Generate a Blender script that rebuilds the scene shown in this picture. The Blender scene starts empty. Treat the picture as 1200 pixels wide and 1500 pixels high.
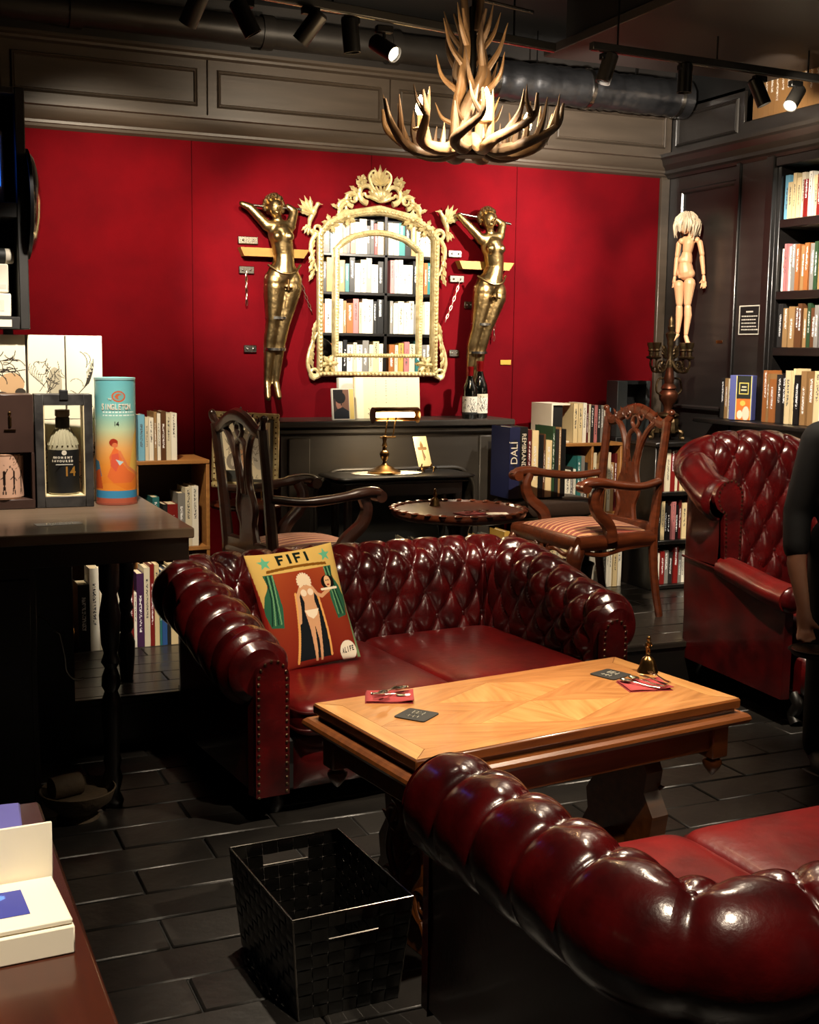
import bpy, bmesh, math, random
import numpy as np
from mathutils import Vector, Matrix, Euler
PI = math.pi
R = math.radians
rng = random.Random(7)
SC = bpy.context.scene
COL = SC.collection

# ------------------------------------------------------------------ camera, world, exposure
EYE = Vector((0, 0, 1.55)); YAW = R(23.5); PITCH = math.atan(240 / 1800); ROLL = 0.0134
fw = Vector((math.sin(YAW) * math.cos(PITCH), math.cos(YAW) * math.cos(PITCH), -math.sin(PITCH)))
rt = Vector((math.cos(YAW), -math.sin(YAW), 0)); up = rt.cross(fw)
rt, up = rt * math.cos(ROLL) + up * math.sin(ROLL), up * math.cos(ROLL) - rt * math.sin(ROLL)
cd = bpy.data.cameras.new('camera'); cam = bpy.data.objects.new('camera', cd); COL.objects.link(cam)
cd.sensor_fit = 'HORIZONTAL'; cd.sensor_width = 36; cd.lens = 54; cd.clip_start = 0.02
m = Matrix((rt, up, -fw)).transposed().to_4x4(); m.translation = EYE; cam.matrix_world = m
SC.camera = cam
SC.view_settings.view_transform = 'Standard'; SC.view_settings.look = 'None'
SC.view_settings.gamma = 1; SC.view_settings.use_curve_mapping = False
SC.view_settings.exposure = 0.5
w = bpy.data.worlds.new('dim_room'); SC.world = w; w.use_nodes = True
w.node_tree.nodes['Background'].inputs[0].default_value = (1.0, 0.85, 0.7, 1)
w.node_tree.nodes['Background'].inputs[1].default_value = 0.02

# spot sources: position, aim point, watts, cone degrees, blend, colour; bare lights, many added where no lamp head hangs
WARM = (1.0, 0.83, 0.62); WHITE = (1.0, 0.90, 0.77)
def lin(c): return tuple(x / 12.92 if x <= .04045 else ((x + .055) / 1.055) ** 2.4 for x in c)
def spot_light(name, loc, aim, watts, deg, blend=.6, colour=WARM, size=.03):
    l = bpy.data.lights.new(name, 'SPOT'); l.energy = watts; l.spot_size = R(deg); l.spot_blend = blend
    l.color = colour; l.shadow_soft_size = size
    o = bpy.data.objects.new(name, l); COL.objects.link(o); o.location = loc
    o.rotation_euler = (Vector(aim) - Vector(loc)).to_track_quat('-Z', 'Y').to_euler(); return o
SPOTS = [  # (source position, aim, watts, cone, blend, colour)
    ((1.06, 4.75, 2.66), (1.14, 6.45, 2.05), 250, 56, 1., WARM),         # wash on the left of the red wall
    ((1.36, 4.62, 2.66), (2.2, 6.45, 1.85), 400, 44, .9, WHITE),         # mirror and left statue
    ((3.72, 4.72, 2.68), (3.2, 6.45, 1.85), 430, 60, 1., WHITE),         # mirror and right statue
    ((3.02, 4.75, 2.66), (3.9, 6.45, 2.75), 270, 62, 1., WHITE),         # frieze on the right
    ((2.0, 4.66, 2.68), (2.6, 6.45, 2.85), 120, 90, 1., WARM),            # frieze in the middle
    ((1.0, 3.55, 2.85), (1.36, 2.95, 0.6), 300, 40, .7, WARM),           # coffee table, left end
    ((2.55, 2.2, 2.85), (1.85, 2.95, 0.6), 330, 46, .8, WARM),           # coffee table, right end
    ((1.0, 2.6, 2.85), (1.5, 4.15, 0.6), 250, 34, .9, WARM),             # cushion and loveseat
    ((.72, 4.05, 2.72), (.56, 4.72, 1.25), 235, 46, .9, WHITE),          # counter with boxes
    ((.75, 4.3, 2.75), (1.15, 5.6, .75), 210, 36, .9, WARM),              # pine bookcase on the left
    ((3.5, 4.45, 2.72), (4.5, 5.2, 1.7), 300, 66, .8, WHITE),            # right wall bookcase
    ((3.3, 5.0, 2.72), (4.4, 6.1, 1.95), 150, 34, .6, WARM),             # doll
    ((2.55, 3.3, 2.85), (3.7, 4.3, .8), 400, 44, .9, WARM),             # wing chair
    ((1.9, 3.9, 2.8), (2.45, 5.2, .8), 380, 44, .9, WARM),               # armchairs and round table
    ((2.5, 4.1, 2.8), (3.45, 5.6, .85), 380, 40, .9, WARM),              # books by the right chair
    ((1.0, .9, 2.85), (1.25, 1.75, .6), 170, 50, .9, WARM),              # near sofa
    ((2.4, 3.4, 2.85), (1.9, 2.1, .6), 170, 50, .9, WARM),               # near sofa from the front
    ((.25, .9, 2.85), (.10, 1.6, .8), 260, 34, .8, WHITE),               # corner table with white box
    ((2.95, 2.7, 2.85), (2.5, 3.95, .5), 170, 34, .9, WARM),             # right arm of the loveseat
    ((3.95, 4.8, 2.66), (4.5, 5.35, 2.95), 60, 70, 1., WARM),            # kraft books on the high ledge
    ((5.0, 2.3, 3.1), (5.05, .5, 2.0), 800, 90, .8, WHITE),             # bookcase that the mirror shows
]
for s_ in SPOTS: spot_light('track_or_added_spot', *s_)

# ------------------------------------------------------------------ materials
MATS = {}
def mat(name, c, rough=.5, metal=0., c2=None, scale=8., bump=0., bscale=None, stretch=(1, 1, 1), spec=.5, coat=0., emit=None, sheen=0., contrast=(.3, .7), coords='Object'):
    if name in MATS: return MATS[name]
    m = bpy.data.materials.new(name); m.use_nodes = True; nt = m.node_tree; p = nt.nodes['Principled BSDF']
    c = lin(c); p.inputs['Base Color'].default_value = (*c, 1); p.inputs['Roughness'].default_value = rough
    p.inputs['Metallic'].default_value = metal; p.inputs['Specular IOR Level'].default_value = spec
    if coat: p.inputs['Coat Weight'].default_value = coat; p.inputs['Coat Roughness'].default_value = .12
    if sheen: p.inputs['Sheen Weight'].default_value = sheen
    if emit: p.inputs['Emission Color'].default_value = (*lin(emit[0]), 1); p.inputs['Emission Strength'].default_value = emit[1]
    if c2 or bump:
        tc = nt.nodes.new('ShaderNodeTexCoord'); mp = nt.nodes.new('ShaderNodeMapping'); mp.inputs['Scale'].default_value = stretch
        nt.links.new(tc.outputs[coords], mp.inputs[0])
        if c2:
            n = nt.nodes.new('ShaderNodeTexNoise'); n.inputs['Scale'].default_value = scale; n.inputs['Detail'].default_value = 6
            nt.links.new(mp.outputs[0], n.inputs[0])
            cr = nt.nodes.new('ShaderNodeValToRGB'); cr.color_ramp.elements[0].color = (*c, 1); cr.color_ramp.elements[1].color = (*lin(c2), 1)
            cr.color_ramp.elements[0].position, cr.color_ramp.elements[1].position = contrast
            nt.links.new(n.outputs[0], cr.inputs[0]); nt.links.new(cr.outputs[0], p.inputs['Base Color'])
        if bump:
            n2 = nt.nodes.new('ShaderNodeTexNoise'); n2.inputs['Scale'].default_value = bscale or scale * 4; n2.inputs['Detail'].default_value = 4
            nt.links.new(mp.outputs[0], n2.inputs[0])
            b = nt.nodes.new('ShaderNodeBump'); b.inputs['Strength'].default_value = bump; b.inputs['Distance'].default_value = .01
            nt.links.new(n2.outputs[0], b.inputs['Height']); nt.links.new(b.outputs[0], p.inputs['Normal'])
    MATS[name] = m; return m

def mat_attr(name, rough=.5, spec=.4):      # flat print: colour comes from the print's own colour layer
    if name in MATS: return MATS[name]
    m = bpy.data.materials.new(name); m.use_nodes = True; nt = m.node_tree; p = nt.nodes['Principled BSDF']
    a = nt.nodes.new('ShaderNodeAttribute'); a.attribute_name = 'ink'
    nt.links.new(a.outputs['Color'], p.inputs['Base Color']); p.inputs['Roughness'].default_value = rough
    p.inputs['Specular IOR Level'].default_value = spec; MATS[name] = m; return m

def mat_book():                              # colour of each book from its object colour, title marks from noise along the spine
    m = bpy.data.materials.new('book_cover'); m.use_nodes = True; nt = m.node_tree; p = nt.nodes['Principled BSDF']; L = nt.links.new
    oi = nt.nodes.new('ShaderNodeObjectInfo'); tc = nt.nodes.new('ShaderNodeTexCoord')
    sx = nt.nodes.new('ShaderNodeSeparateXYZ'); L(tc.outputs['Generated'], sx.inputs[0])
    def mth(op, a, b=None):
        n = nt.nodes.new('ShaderNodeMath'); n.operation = op
        for i, v in enumerate((a, b)):
            if v is None: continue
            if isinstance(v, (int, float)): n.inputs[i].default_value = v
            else: L(v, n.inputs[i])
        return n.outputs[0]
    dx = mth('ABSOLUTE', mth('SUBTRACT', sx.outputs[0], .5))
    inx = mth('LESS_THAN', dx, .17)
    zz = sx.outputs[2]; rnd = oi.outputs['Random']
    lo = mth('ADD', mth('MULTIPLY', rnd, .3), .2)
    inz = mth('MULTIPLY', mth('GREATER_THAN', zz, lo), mth('LESS_THAN', zz, mth('ADD', lo, .5)))
    cmb = nt.nodes.new('ShaderNodeCombineXYZ')
    L(mth('MULTIPLY', sx.outputs[0], 6), cmb.inputs[0]); L(mth('MULTIPLY', zz, 52), cmb.inputs[2]); L(mth('MULTIPLY', rnd, 91), cmb.inputs[1])
    n = nt.nodes.new('ShaderNodeTexNoise'); n.inputs['Scale'].default_value = 1.; n.inputs['Detail'].default_value = 1.; L(cmb.outputs[0], n.inputs[0])
    ink = mth('GREATER_THAN', n.outputs[0], .5)
    front = mth('LESS_THAN', sx.outputs[1], .06)
    f = mth('MULTIPLY', mth('MULTIPLY', ink, front), mth('MULTIPLY', inx, inz))
    g = nt.nodes.new('ShaderNodeCombineColor'); [L(oi.outputs['Alpha'], g.inputs[i]) for i in range(3)]
    mx = nt.nodes.new('ShaderNodeMix'); mx.data_type = 'RGBA'
    L(f, mx.inputs[0]); L(oi.outputs['Color'], mx.inputs[6]); L(g.outputs[0], mx.inputs[7])
    L(mx.outputs[2], p.inputs['Base Color']); p.inputs['Roughness'].default_value = .45
    return m
BOOK = mat_book()
PAPER = mat('book_pages', (.83, .78, .66), .9, c2=(.72, .66, .53), scale=3, stretch=(60, 1, 1))
def wood(name, c, c2, rough=.35, coat=.2, stretch=(1.5, 14, 14), scale=3, bump=.05): return mat(name, c, rough, c2=c2, scale=scale, stretch=stretch, coat=coat, bump=bump, bscale=6)
LEATHER = mat('oxblood_leather', (.31, .03, .035), .25, c2=(.15, .018, .024), scale=9, bump=.10, bscale=60, coat=.5, spec=.6)
LEATHER2 = mat('oxblood_seat_leather', (.40, .045, .042), .34, c2=(.28, .03, .03), scale=9, bump=.14, bscale=30, coat=.15)
PIPING = mat('dark_leather_piping', (.2, .03, .03), .3, coat=.3)
STUD = mat('antique_brass_studs', (.66, .58, .46), .25, 1.)
BLACKWOOD = wood('ebonised_wood', (.05, .043, .038), (.075, .062, .054), .38)
GREYPANEL = wood('grey_brown_panel_wood', (.235, .20, .165), (.29, .25, .21), .42, .15, (1, 1, 9), 2)
DARKPANEL = wood('charcoal_panel_wood', (.105, .095, .088), (.14, .125, .115), .42, .12, (1, 1, 9), 2)
MANTELM = wood('dark_mantel_wood', (.165, .15, .132), (.20, .182, .16), .42, .12, (1, 1, 9), 2)
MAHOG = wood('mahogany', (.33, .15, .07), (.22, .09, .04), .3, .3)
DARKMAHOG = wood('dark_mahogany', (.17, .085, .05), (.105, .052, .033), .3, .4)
OAK = wood('golden_oak', (.66, .46, .26), (.52, .34, .17), .3, .5)
OAKX = wood('golden_oak_cross_grain', (.72, .53, .31), (.60, .41, .21), .3, .5, (14, 1.5, 14))
OAKD = wood('brown_oak', (.45, .25, .10), (.33, .17, .06), .34, .4)
PINE = wood('pine_crate_wood', (.62, .43, .22), (.52, .34, .16), .5, .1)
GOLD = mat('aged_gold', (.68, .58, .40), .34, 1., c2=(.48, .39, .25), scale=11, bump=.25, bscale=40)
GILT = mat('pale_gilt_plaster', (.80, .74, .55), .42, .45, c2=(.62, .54, .35), scale=25, bump=.3, bscale=70)
BRASS = mat('antique_brass', (.50, .38, .22), .28, 1., c2=(.36, .27, .16), scale=20)
STEEL = mat('brushed_steel', (.62, .60, .57), .25, 1.)
BLACKMET = mat('black_metal', (.03, .03, .03), .4, .6)
BLACK = mat('matt_black', (.02, .02, .02), .6)
REDCLOTH = mat('crimson_velvet', (.36, .012, .042), .95, c2=(.31, .01, .036), scale=5, bump=.12, bscale=260, spec=.08)
WHITE_P = mat('white_card', (.82, .79, .72), .6, c2=(.78, .74, .66), scale=6)
CREAM = mat('cream_paper', (.86, .79, .62), .7, c2=(.80, .72, .54), scale=5)
INK = mat('black_ink', (.03, .03, .03), .6)

# ------------------------------------------------------------------ mesh helpers
I4 = Matrix.Identity(4)
def T(x=0, y=0, z=0, rx=0, ry=0, rz=0, s=None):
    m = Matrix.Translation((x, y, z)) @ Euler((rx, ry, rz)).to_matrix().to_4x4()
    if s is not None: m = m @ Matrix.Diagonal((*(s if hasattr(s, '__len__') else (s, s, s)), 1))
    return m
class MB:
    def __init__(self): self.v = []; self.f = []
    def add(self, vs, fs, M=None):
        o = len(self.v); self.v += [tuple(M @ Vector(p)) if M is not None else tuple(p) for p in vs]
        self.f += [tuple(i + o for i in f) for f in fs]; return self
    def box(self, x0, y0, z0, x1, y1, z1, b=0., M=None):
        c = ((x0 + x1) / 2, (y0 + y1) / 2, (z0 + z1) / 2); h = (abs(x1 - x0) / 2, abs(y1 - y0) / 2, abs(z1 - z0) / 2)
        sg = [(i, j, k) for i in (-1, 1) for j in (-1, 1) for k in (-1, 1)]
        if b <= 0:
            vs = [tuple(c[a] + s[a] * h[a] for a in range(3)) for s in sg]
            return self.add(vs, [(0, 1, 3, 2), (4, 6, 7, 5), (0, 4, 5, 1), (2, 3, 7, 6), (0, 2, 6, 4), (1, 5, 7, 3)], M)
        b = min(b, *(q * .98 for q in h)); vs = []; idx = {}
        for s in sg:
            for a in range(3):
                idx[s, a] = len(vs); vs.append(tuple(c[k] + s[k] * (h[k] if k == a else h[k] - b) for k in range(3)))
        fs = []
        for a in range(3):
            p, q = (a + 1) % 3, (a + 2) % 3
            for s in (-1, 1):
                def S(i, j): t = [0, 0, 0]; t[a] = s; t[p] = i; t[q] = j; return tuple(t)
                fs.append([idx[S(i, j), a] for i, j in ((-1, -1), (1, -1), (1, 1), (-1, 1))])
            for i in (-1, 1):
                for j in (-1, 1):
                    def S(e): t = [0, 0, 0]; t[a] = e; t[p] = i; t[q] = j; return tuple(t)
                    fs.append([idx[S(-1), p], idx[S(1), p], idx[S(1), q], idx[S(-1), q]])
        for s in sg: fs.append([idx[s, 0], idx[s, 1], idx[s, 2]])
        out = []
        for f in fs:
            P = [Vector(vs[i]) for i in f]; n = (P[1] - P[0]).cross(P[2] - P[0]); ce = sum(P, Vector()) / len(P) - Vector(c)
            out.append(tuple(f) if n.dot(ce) > 0 else tuple(reversed(f)))
        return self.add(vs, out, M)
    def lathe(self, prof, n=20, M=None, sx=1., sy=1.):
        vs = []; fs = []
        for r, z in prof: vs += [(r * math.cos(2 * PI * k / n) * sx, r * math.sin(2 * PI * k / n) * sy, z) for k in range(n)]
        for i in range(len(prof) - 1):
            for k in range(n): a = i * n + k; b_ = i * n + (k + 1) % n; fs.append((a, b_, b_ + n, a + n))
        if prof[0][0] > 1e-6: fs.append(tuple(reversed(range(n))))
        if prof[-1][0] > 1e-6: fs.append(tuple(range((len(prof) - 1) * n, len(prof) * n)))
        return self.add(vs, fs, M)
    def tube(self, pts, rad, n=8, M=None, flat=1., upv=None, closed=False, square=False):
        """sweep along pts; rad one value or a list; flat scales the second cross axis; upv fixes the first cross axis"""
        P = [Vector(p) for p in pts]; N = len(P); vs = []; fs = []
        rad = [rad] * N if not hasattr(rad, '__len__') else rad
        flat = [flat] * N if not hasattr(flat, '__len__') else flat
        pu = None
        for i in range(N):
            d = (P[(i + 1) % N] - P[i - 1]) if closed else (P[min(i + 1, N - 1)] - P[max(i - 1, 0)])
            d = d.normalized() if d.length > 1e-9 else Vector((0, 0, 1))
            if upv is not None: u = Vector(upv) - d * d.dot(Vector(upv))
            elif pu is None: u = Vector((0, 0, 1)) - d * d.z if abs(d.z) < .9 else Vector((1, 0, 0)) - d * d.x
            else: u = pu - d * d.dot(pu)
            u.normalize(); pu = u; v = d.cross(u)
            for k in range(n):
                a = 2 * PI * (k + (.5 if square else 0)) / n; cx, cy = math.cos(a), math.sin(a)
                if square: q = max(abs(cx), abs(cy)) ** .7; cx /= q; cy /= q
                vs.append(P[i] + u * (rad[i] * cx) + v * (rad[i] * flat[i] * cy))
        for i in range(N if closed else N - 1):
            for k in range(n):
                a = i * n + k; b_ = i * n + (k + 1) % n; j = ((i + 1) % N) * n
                fs.append((a, b_, j + (k + 1) % n, j + k))
        if not closed: fs += [tuple(reversed(range(n))), tuple(range((N - 1) * n, N * n))]
        return self.add(vs, fs, M)
    def prism(self, poly, y0, y1, M=None):
        """polygon in x,z pulled from y0 to y1"""
        n = len(poly); vs = [(x, y0, z) for x, z in poly] + [(x, y1, z) for x, z in poly]
        return self.add(vs, [tuple(range(n)), tuple(reversed(range(n, 2 * n)))] + [(i, i + n, (i + 1) % n + n, (i + 1) % n) for i in range(n)], M)
    def sphere(self, c, r, n=12, M=None):
        r = r if hasattr(r, '__len__') else (r, r, r)
        prof = [(math.sin(PI * i / n), -math.cos(PI * i / n)) for i in range(n + 1)]; prof[0] = (0, -1); prof[-1] = (0, 1)
        m_ = T(*c, s=r); return self.lathe(prof, 2 * n if n > 5 else 8, m_ if M is None else M @ m_)
    def sq(self, c, r, e1=.4, e2=.4, n=16, M=None):
        """superquadric: a soft box"""
        f = lambda w_, e: math.copysign(abs(w_) ** e, w_)
        vs = []; fs = []; nu = 2 * n
        for i in range(n + 1):
            a = -PI / 2 + PI * i / n
            for k in range(nu):
                b_ = 2 * PI * k / nu
                vs.append((c[0] + r[0] * f(math.cos(a), e1) * f(math.cos(b_), e2), c[1] + r[1] * f(math.cos(a), e1) * f(math.sin(b_), e2), c[2] + r[2] * f(math.sin(a), e1)))
        for i in range(n):
            for k in range(nu): fs.append((i * nu + k, i * nu + (k + 1) % nu, (i + 1) * nu + (k + 1) % nu, (i + 1) * nu + k))
        return self.add(vs, fs, M)
    def leaf(self, p, ang, ln, wd, th=.006, curl=.0, M=None):
        """pointed lobed leaf lying in x,z, pointing along ang, standing th proud in -y"""
        ca, sa = math.cos(ang), math.sin(ang); vs = []; fs = []; N = 7
        for i in range(N):
            t = i / (N - 1); wdt = wd * (math.sin(PI * min(1, t * .92 + .08)) ** .8) * (1 + .25 * math.cos(t * 18))
            if i == N - 1: wdt = .0008
            off = curl * ln * t * t
            for s_, yy in ((-1, 0.), (0, -th * (1.2 - t)), (1, 0.), (0, th * .5)):
                a, b_ = t * ln, s_ * wdt / 2 + off
                vs.append((p[0] + a * ca - b_ * sa, p[1] + yy, p[2] + a * sa + b_ * ca))
        for i in range(N - 1):
            for k in range(4): fs.append((i * 4 + k, i * 4 + (k + 1) % 4, i * 4 + 4 + (k + 1) % 4, i * 4 + 4 + k))
        fs += [(0, 1, 2, 3), tuple(N * 4 - 4 + k for k in (3, 2, 1, 0))]
        return self.add(vs, fs, M)
    def mesh(self, name, smooth=True, ang=40):
        me = bpy.data.meshes.new(name); me.from_pydata(self.v, [], self.f); me.validate(); me.update()
        bm = bmesh.new(); bm.from_mesh(me); bmesh.ops.recalc_face_normals(bm, faces=bm.faces)
        if smooth:
            for f in bm.faces: f.smooth = True
            ca = R(ang)
            for e in bm.edges:
                if len(e.link_faces) == 2 and e.calc_face_angle(0) > ca: e.smooth = False
        bm.to_mesh(me); bm.free(); return me
    def build(self, name, material, parent=None, smooth=True, ang=40, loc=None, rot=None):
        return obj(name, self.mesh(name, smooth, ang), material, parent, loc, rot)
def obj(name, me, material, parent=None, loc=None, rot=None):
    o = bpy.data.objects.new(name, me); COL.objects.link(o)
    if material is not None and not me.materials: me.materials.append(material)
    if parent is not None: o.parent = parent
    if loc is not None: o.location = loc
    if rot is not None: o.rotation_euler = rot
    return o
def tag(o, label, cat, group=None):
    o['label'] = label; o['category'] = cat
    if group: o['group'] = group
    return o
def thing(name, label, cat, loc=(0, 0, 0), rz=0., group=None, rot=None):
    o = bpy.data.objects.new(name, None); COL.objects.link(o); o.empty_display_size = .05
    o.location = loc; o.rotation_euler = rot if rot is not None else (0, 0, rz); return tag(o, label, cat, group)
def struct(o): o['kind'] = 'structure'; return o
def stuff(o): o['kind'] = 'stuff'; return o
def copy_tree(o, parent=None):
    c = o.copy(); COL.objects.link(c); c.parent = parent
    for ch in list(o.children): copy_tree(ch, c)
    return c
def text(s, size, material, parent, loc, rot, name='lettering', ext=.0006, align='CENTER', sx=1., bold=0.):
    cu = bpy.data.curves.new(name, 'FONT'); cu.body = s; cu.size = size; cu.extrude = ext; cu.align_x = align; cu.align_y = 'CENTER'
    cu.resolution_u = 3; cu.offset = bold
    t = bpy.data.objects.new('tmp_text', cu); COL.objects.link(t)
    dg = bpy.context.evaluated_depsgraph_get(); me = bpy.data.meshes.new_from_object(t.evaluated_get(dg)); me.name = name
    bpy.data.objects.remove(t); me.transform(Matrix.Diagonal((sx, 1, 1, 1))); me.materials.clear()
    return obj(name, me, material, parent, loc, rot)
def organic(name, blobs, vox, material, parent=None, smooth=6, loc=None, rot=None):
    """capsules (p0,p1,r0,r1) and ellipsoids (c,(rx,ry,rz)[,euler]) fused into one continuous skin"""
    b = MB()
    for q in blobs:
        if len(q) == 4 and hasattr(q[1], '__len__') and not hasattr(q[2], '__len__'):
            p0, p1, r0, r1 = Vector(q[0]), Vector(q[1]), q[2], q[3]; d = p1 - p0
            prof = [(0, -r0)] + [(r0 * math.cos(a), r0 * math.sin(a)) for a in (-1.1, -.6, 0)] + [(r1 * math.cos(a), d.length + r1 * math.sin(a)) for a in (0, .6, 1.1)] + [(0, d.length + r1)]
            b.lathe(prof, 12, Matrix.Translation(p0) @ d.to_track_quat('Z', 'Y').to_matrix().to_4x4())
        else:
            M_ = Matrix.Translation(q[0]) @ (Euler(q[2]).to_matrix().to_4x4() if len(q) > 2 else I4)
            b.sphere((0, 0, 0), q[1], 8, M_)
    me = b.mesh(name); t = bpy.data.objects.new('tmp_body', me); COL.objects.link(t)
    r = t.modifiers.new('r', 'REMESH'); r.mode = 'VOXEL'; r.voxel_size = vox; r.use_smooth_shade = True
    s = t.modifiers.new('s', 'SMOOTH'); s.iterations = smooth; s.factor = .5
    dg = bpy.context.evaluated_depsgraph_get(); m2 = bpy.data.meshes.new_from_object(t.evaluated_get(dg)); m2.name = name
    bpy.data.objects.remove(t); m2.materials.clear()
    m2.polygons.foreach_set('use_smooth', [True] * len(m2.polygons))
    return obj(name, m2, material, parent, loc, rot)
def bez(pts, n=24):
    """smooth curve through points (Catmull-Rom)"""
    P = [Vector(p) for p in pts]; P = [2 * P[0] - P[1]] + P + [2 * P[-1] - P[-2]]; out = []
    segs = len(P) - 3; per = max(2, n // segs)
    for i in range(segs):
        a, b_, c, d = P[i:i + 4]
        for k in range(per + (1 if i == segs - 1 else 0)):
            t = k / per; out.append(.5 * ((2 * b_) + (c - a) * t + (2 * a - 5 * b_ + 4 * c - d) * t * t + (3 * b_ - a - 3 * c + d) * t ** 3))
    return out
def lerpl(a, b_, n): return [a + (b_ - a) * i / (n - 1) for i in range(n)]
def spiral(c, r, turns, a0, sgn=1, n=22, y=0., shrink=.25):
    return [(c[0] + r * (1 - (1 - shrink) * i / n) * math.cos(a0 + sgn * turns * 2 * PI * i / n), y, c[1] + r * (1 - (1 - shrink) * i / n) * math.sin(a0 + sgn * turns * 2 * PI * i / n)) for i in range(n + 1)]
class Canvas:
    """flat print: colours on a fine grid"""
    def __init__(s, nx, ny, base):
        s.nx, s.ny = nx, ny; s.u, s.v = np.meshgrid(np.linspace(0, 1, nx), np.linspace(0, 1, ny)); s.c = np.zeros((ny, nx, 3)); s.c[:] = base
    def put(s, mask, col): s.c[mask] = col; return s
    def rect(s, u0, v0, u1, v1, col): return s.put((s.u >= u0) & (s.u <= u1) & (s.v >= v0) & (s.v <= v1), col)
    def ell(s, cu, cv, ru, rv, col): return s.put(((s.u - cu) / ru) ** 2 + ((s.v - cv) / rv) ** 2 <= 1, col)
    def poly(s, pts, col):
        ins = np.zeros(s.u.shape, bool); n = len(pts)
        for i in range(n):
            (x0, y0), (x1, y1) = pts[i], pts[(i + 1) % n]
            if y0 == y1: continue
            cnd = ((y0 > s.v) != (y1 > s.v)) & (s.u < (x1 - x0) * (s.v - y0) / (y1 - y0) + x0); ins ^= cnd
        return s.put(ins, col)
    def line(s, pts, wd, col, asp=1.):
        d = np.full(s.u.shape, 9.)
        for (x0, y0), (x1, y1) in zip(pts[:-1], pts[1:]):
            dx, dy = x1 - x0, (y1 - y0) * asp; L2 = dx * dx + dy * dy + 1e-12
            t = np.clip(((s.u - x0) * dx + (s.v - y0) * asp * dy) / L2, 0, 1)
            d = np.minimum(d, np.hypot(s.u - x0 - t * dx, (s.v - y0) * asp - t * dy))
        return s.put(d <= wd, col)
    def grad(s, f0, f1, k):  # mix between two colours by weight array
        s.c[:] = np.array(f0) * (1 - k[..., None]) + np.array(f1) * k[..., None]; return s
    def build(s, name, posfn, material, parent=None, loc=None, rot=None):
        P = np.stack(posfn(s.u, s.v), -1).reshape(-1, 3); nx, ny = s.nx, s.ny
        i = np.arange((ny - 1) * (nx - 1)); r_, c_ = i // (nx - 1), i % (nx - 1); a = r_ * nx + c_
        F = np.stack([a, a + 1, a + nx + 1, a + nx], 1)
        me = bpy.data.meshes.new(name); me.from_pydata(P.tolist(), [], F.tolist()); me.update()
        at_ = me.color_attributes.new('ink', 'FLOAT_COLOR', 'POINT')
        C = np.clip(s.c.reshape(-1, 3), 0, 1); C = np.where(C <= .04045, C / 12.92, ((C + .055) / 1.055) ** 2.4)
        at_.data.foreach_set('color', np.concatenate([C, np.ones((len(C), 1))], 1).ravel())
        me.polygons.foreach_set('use_smooth', [True] * len(me.polygons))
        return obj(name, me, material, parent, loc, rot)
PRINT = mat_attr('printed_paper', .55); PRINTCLOTH = mat_attr('printed_cloth', .9, .15); PRINTGLOSS = mat_attr('printed_gloss', .3)
ORD = ['first', 'second', 'third', 'fourth', 'fifth', 'sixth', 'seventh', 'eighth', 'ninth', 'tenth', 'eleventh', 'twelfth', 'thirteenth', 'fourteenth', 'fifteenth', 'sixteenth', 'seventeenth', 'eighteenth', 'nineteenth', 'twentieth']
# ------------------------------------------------------------------ the room
WY, WX, PZ, CZ = 6.45, 4.5, .2, 3.3
SLATE = mat('dark_slate', (.105, .098, .092), .42, c2=(.15, .14, .13), scale=5, bump=.35, bscale=14)
SLATE2 = mat('dark_slate_worn', (.13, .12, .11), .36, c2=(.085, .08, .076), scale=4, bump=.4, bscale=11)
GROUT = mat('dark_grout', (.05, .047, .045), .8)
PLANKM = wood('dark_stained_plank', (.105, .092, .08), (.15, .132, .115), .36, .2, (1.2, 10, 10), 3, .1)
fl = struct(MB().box(-2.2, -1.2, -.1, 6.8, 4.7, -.008).build('floor', GROUT, smooth=False))
tm = [MB().box(-.247, -.082, -.02, .247, .082, 0, .004).mesh('floor_tile'), MB().box(-.247, -.082, -.02, .247, .082, 0, .005).mesh('floor_tile')]
tm[0].materials.append(SLATE); tm[1].materials.append(SLATE2)
r1 = random.Random(3)
for j in range(21):
    for i in range(10):
        x = -.35 + i * .5 + (.25 if j % 2 else 0); y = 1.22 + j * .17
        if y > 4.63 or x < .26 * y - .9 or x > y * 1.0 + .6: continue
        o = obj('floor_tile', tm[r1.random() < .4], None, fl, (x, y, r1.uniform(-.003, .0015))); o.rotation_euler = (r1.uniform(-.006, .006), r1.uniform(-.003, .003), 0)
pf = struct(MB().box(-2.2, 4.70, -.1, 4.85, 6.6, PZ - .012).build('floor_platform', GROUT, smooth=False))
MB().box(-2.2, 4.672, 0, 4.49, 4.70, PZ - .03).build('platform_riser', BLACKWOOD, pf, False)
MB().box(-2.2, 4.662, PZ - .03, 4.49, 4.70, PZ + .001, .006).build('platform_nosing', PLANKM, pf)
pm = MB().box(-.598, -.07, -.012, .598, .07, 0, .003).mesh('floor_plank'); pm.materials.append(PLANKM)
for j in range(12):
    for i in range(4): obj('floor_plank', pm, None, pf, (.75 + i * 1.2 + (.6, 0, .3)[j % 3] - .3, 4.775 + j * .143, PZ + r1.uniform(-.0015, .001)))
struct(MB().box(-2.4, -1.4, CZ, 7, 6.7, CZ + .1).build('ceiling', BLACK, smooth=False))
PLAIN = mat('charcoal_plaster', (.06, .055, .05), .8, c2=(.08, .073, .066), scale=3)
struct(MB().box(-2.4, -1.4, -.1, -2.2, 6.7, CZ).build('wall_left', PLAIN, smooth=False))
struct(MB().box(-2.4, -1.4, -.1, 7, -1.2, CZ).build('wall_front', PLAIN, smooth=False))
struct(MB().box(6.8, -1.4, -.1, 7, 3.6, CZ).build('wall_alcove', PLAIN, smooth=False))
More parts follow.
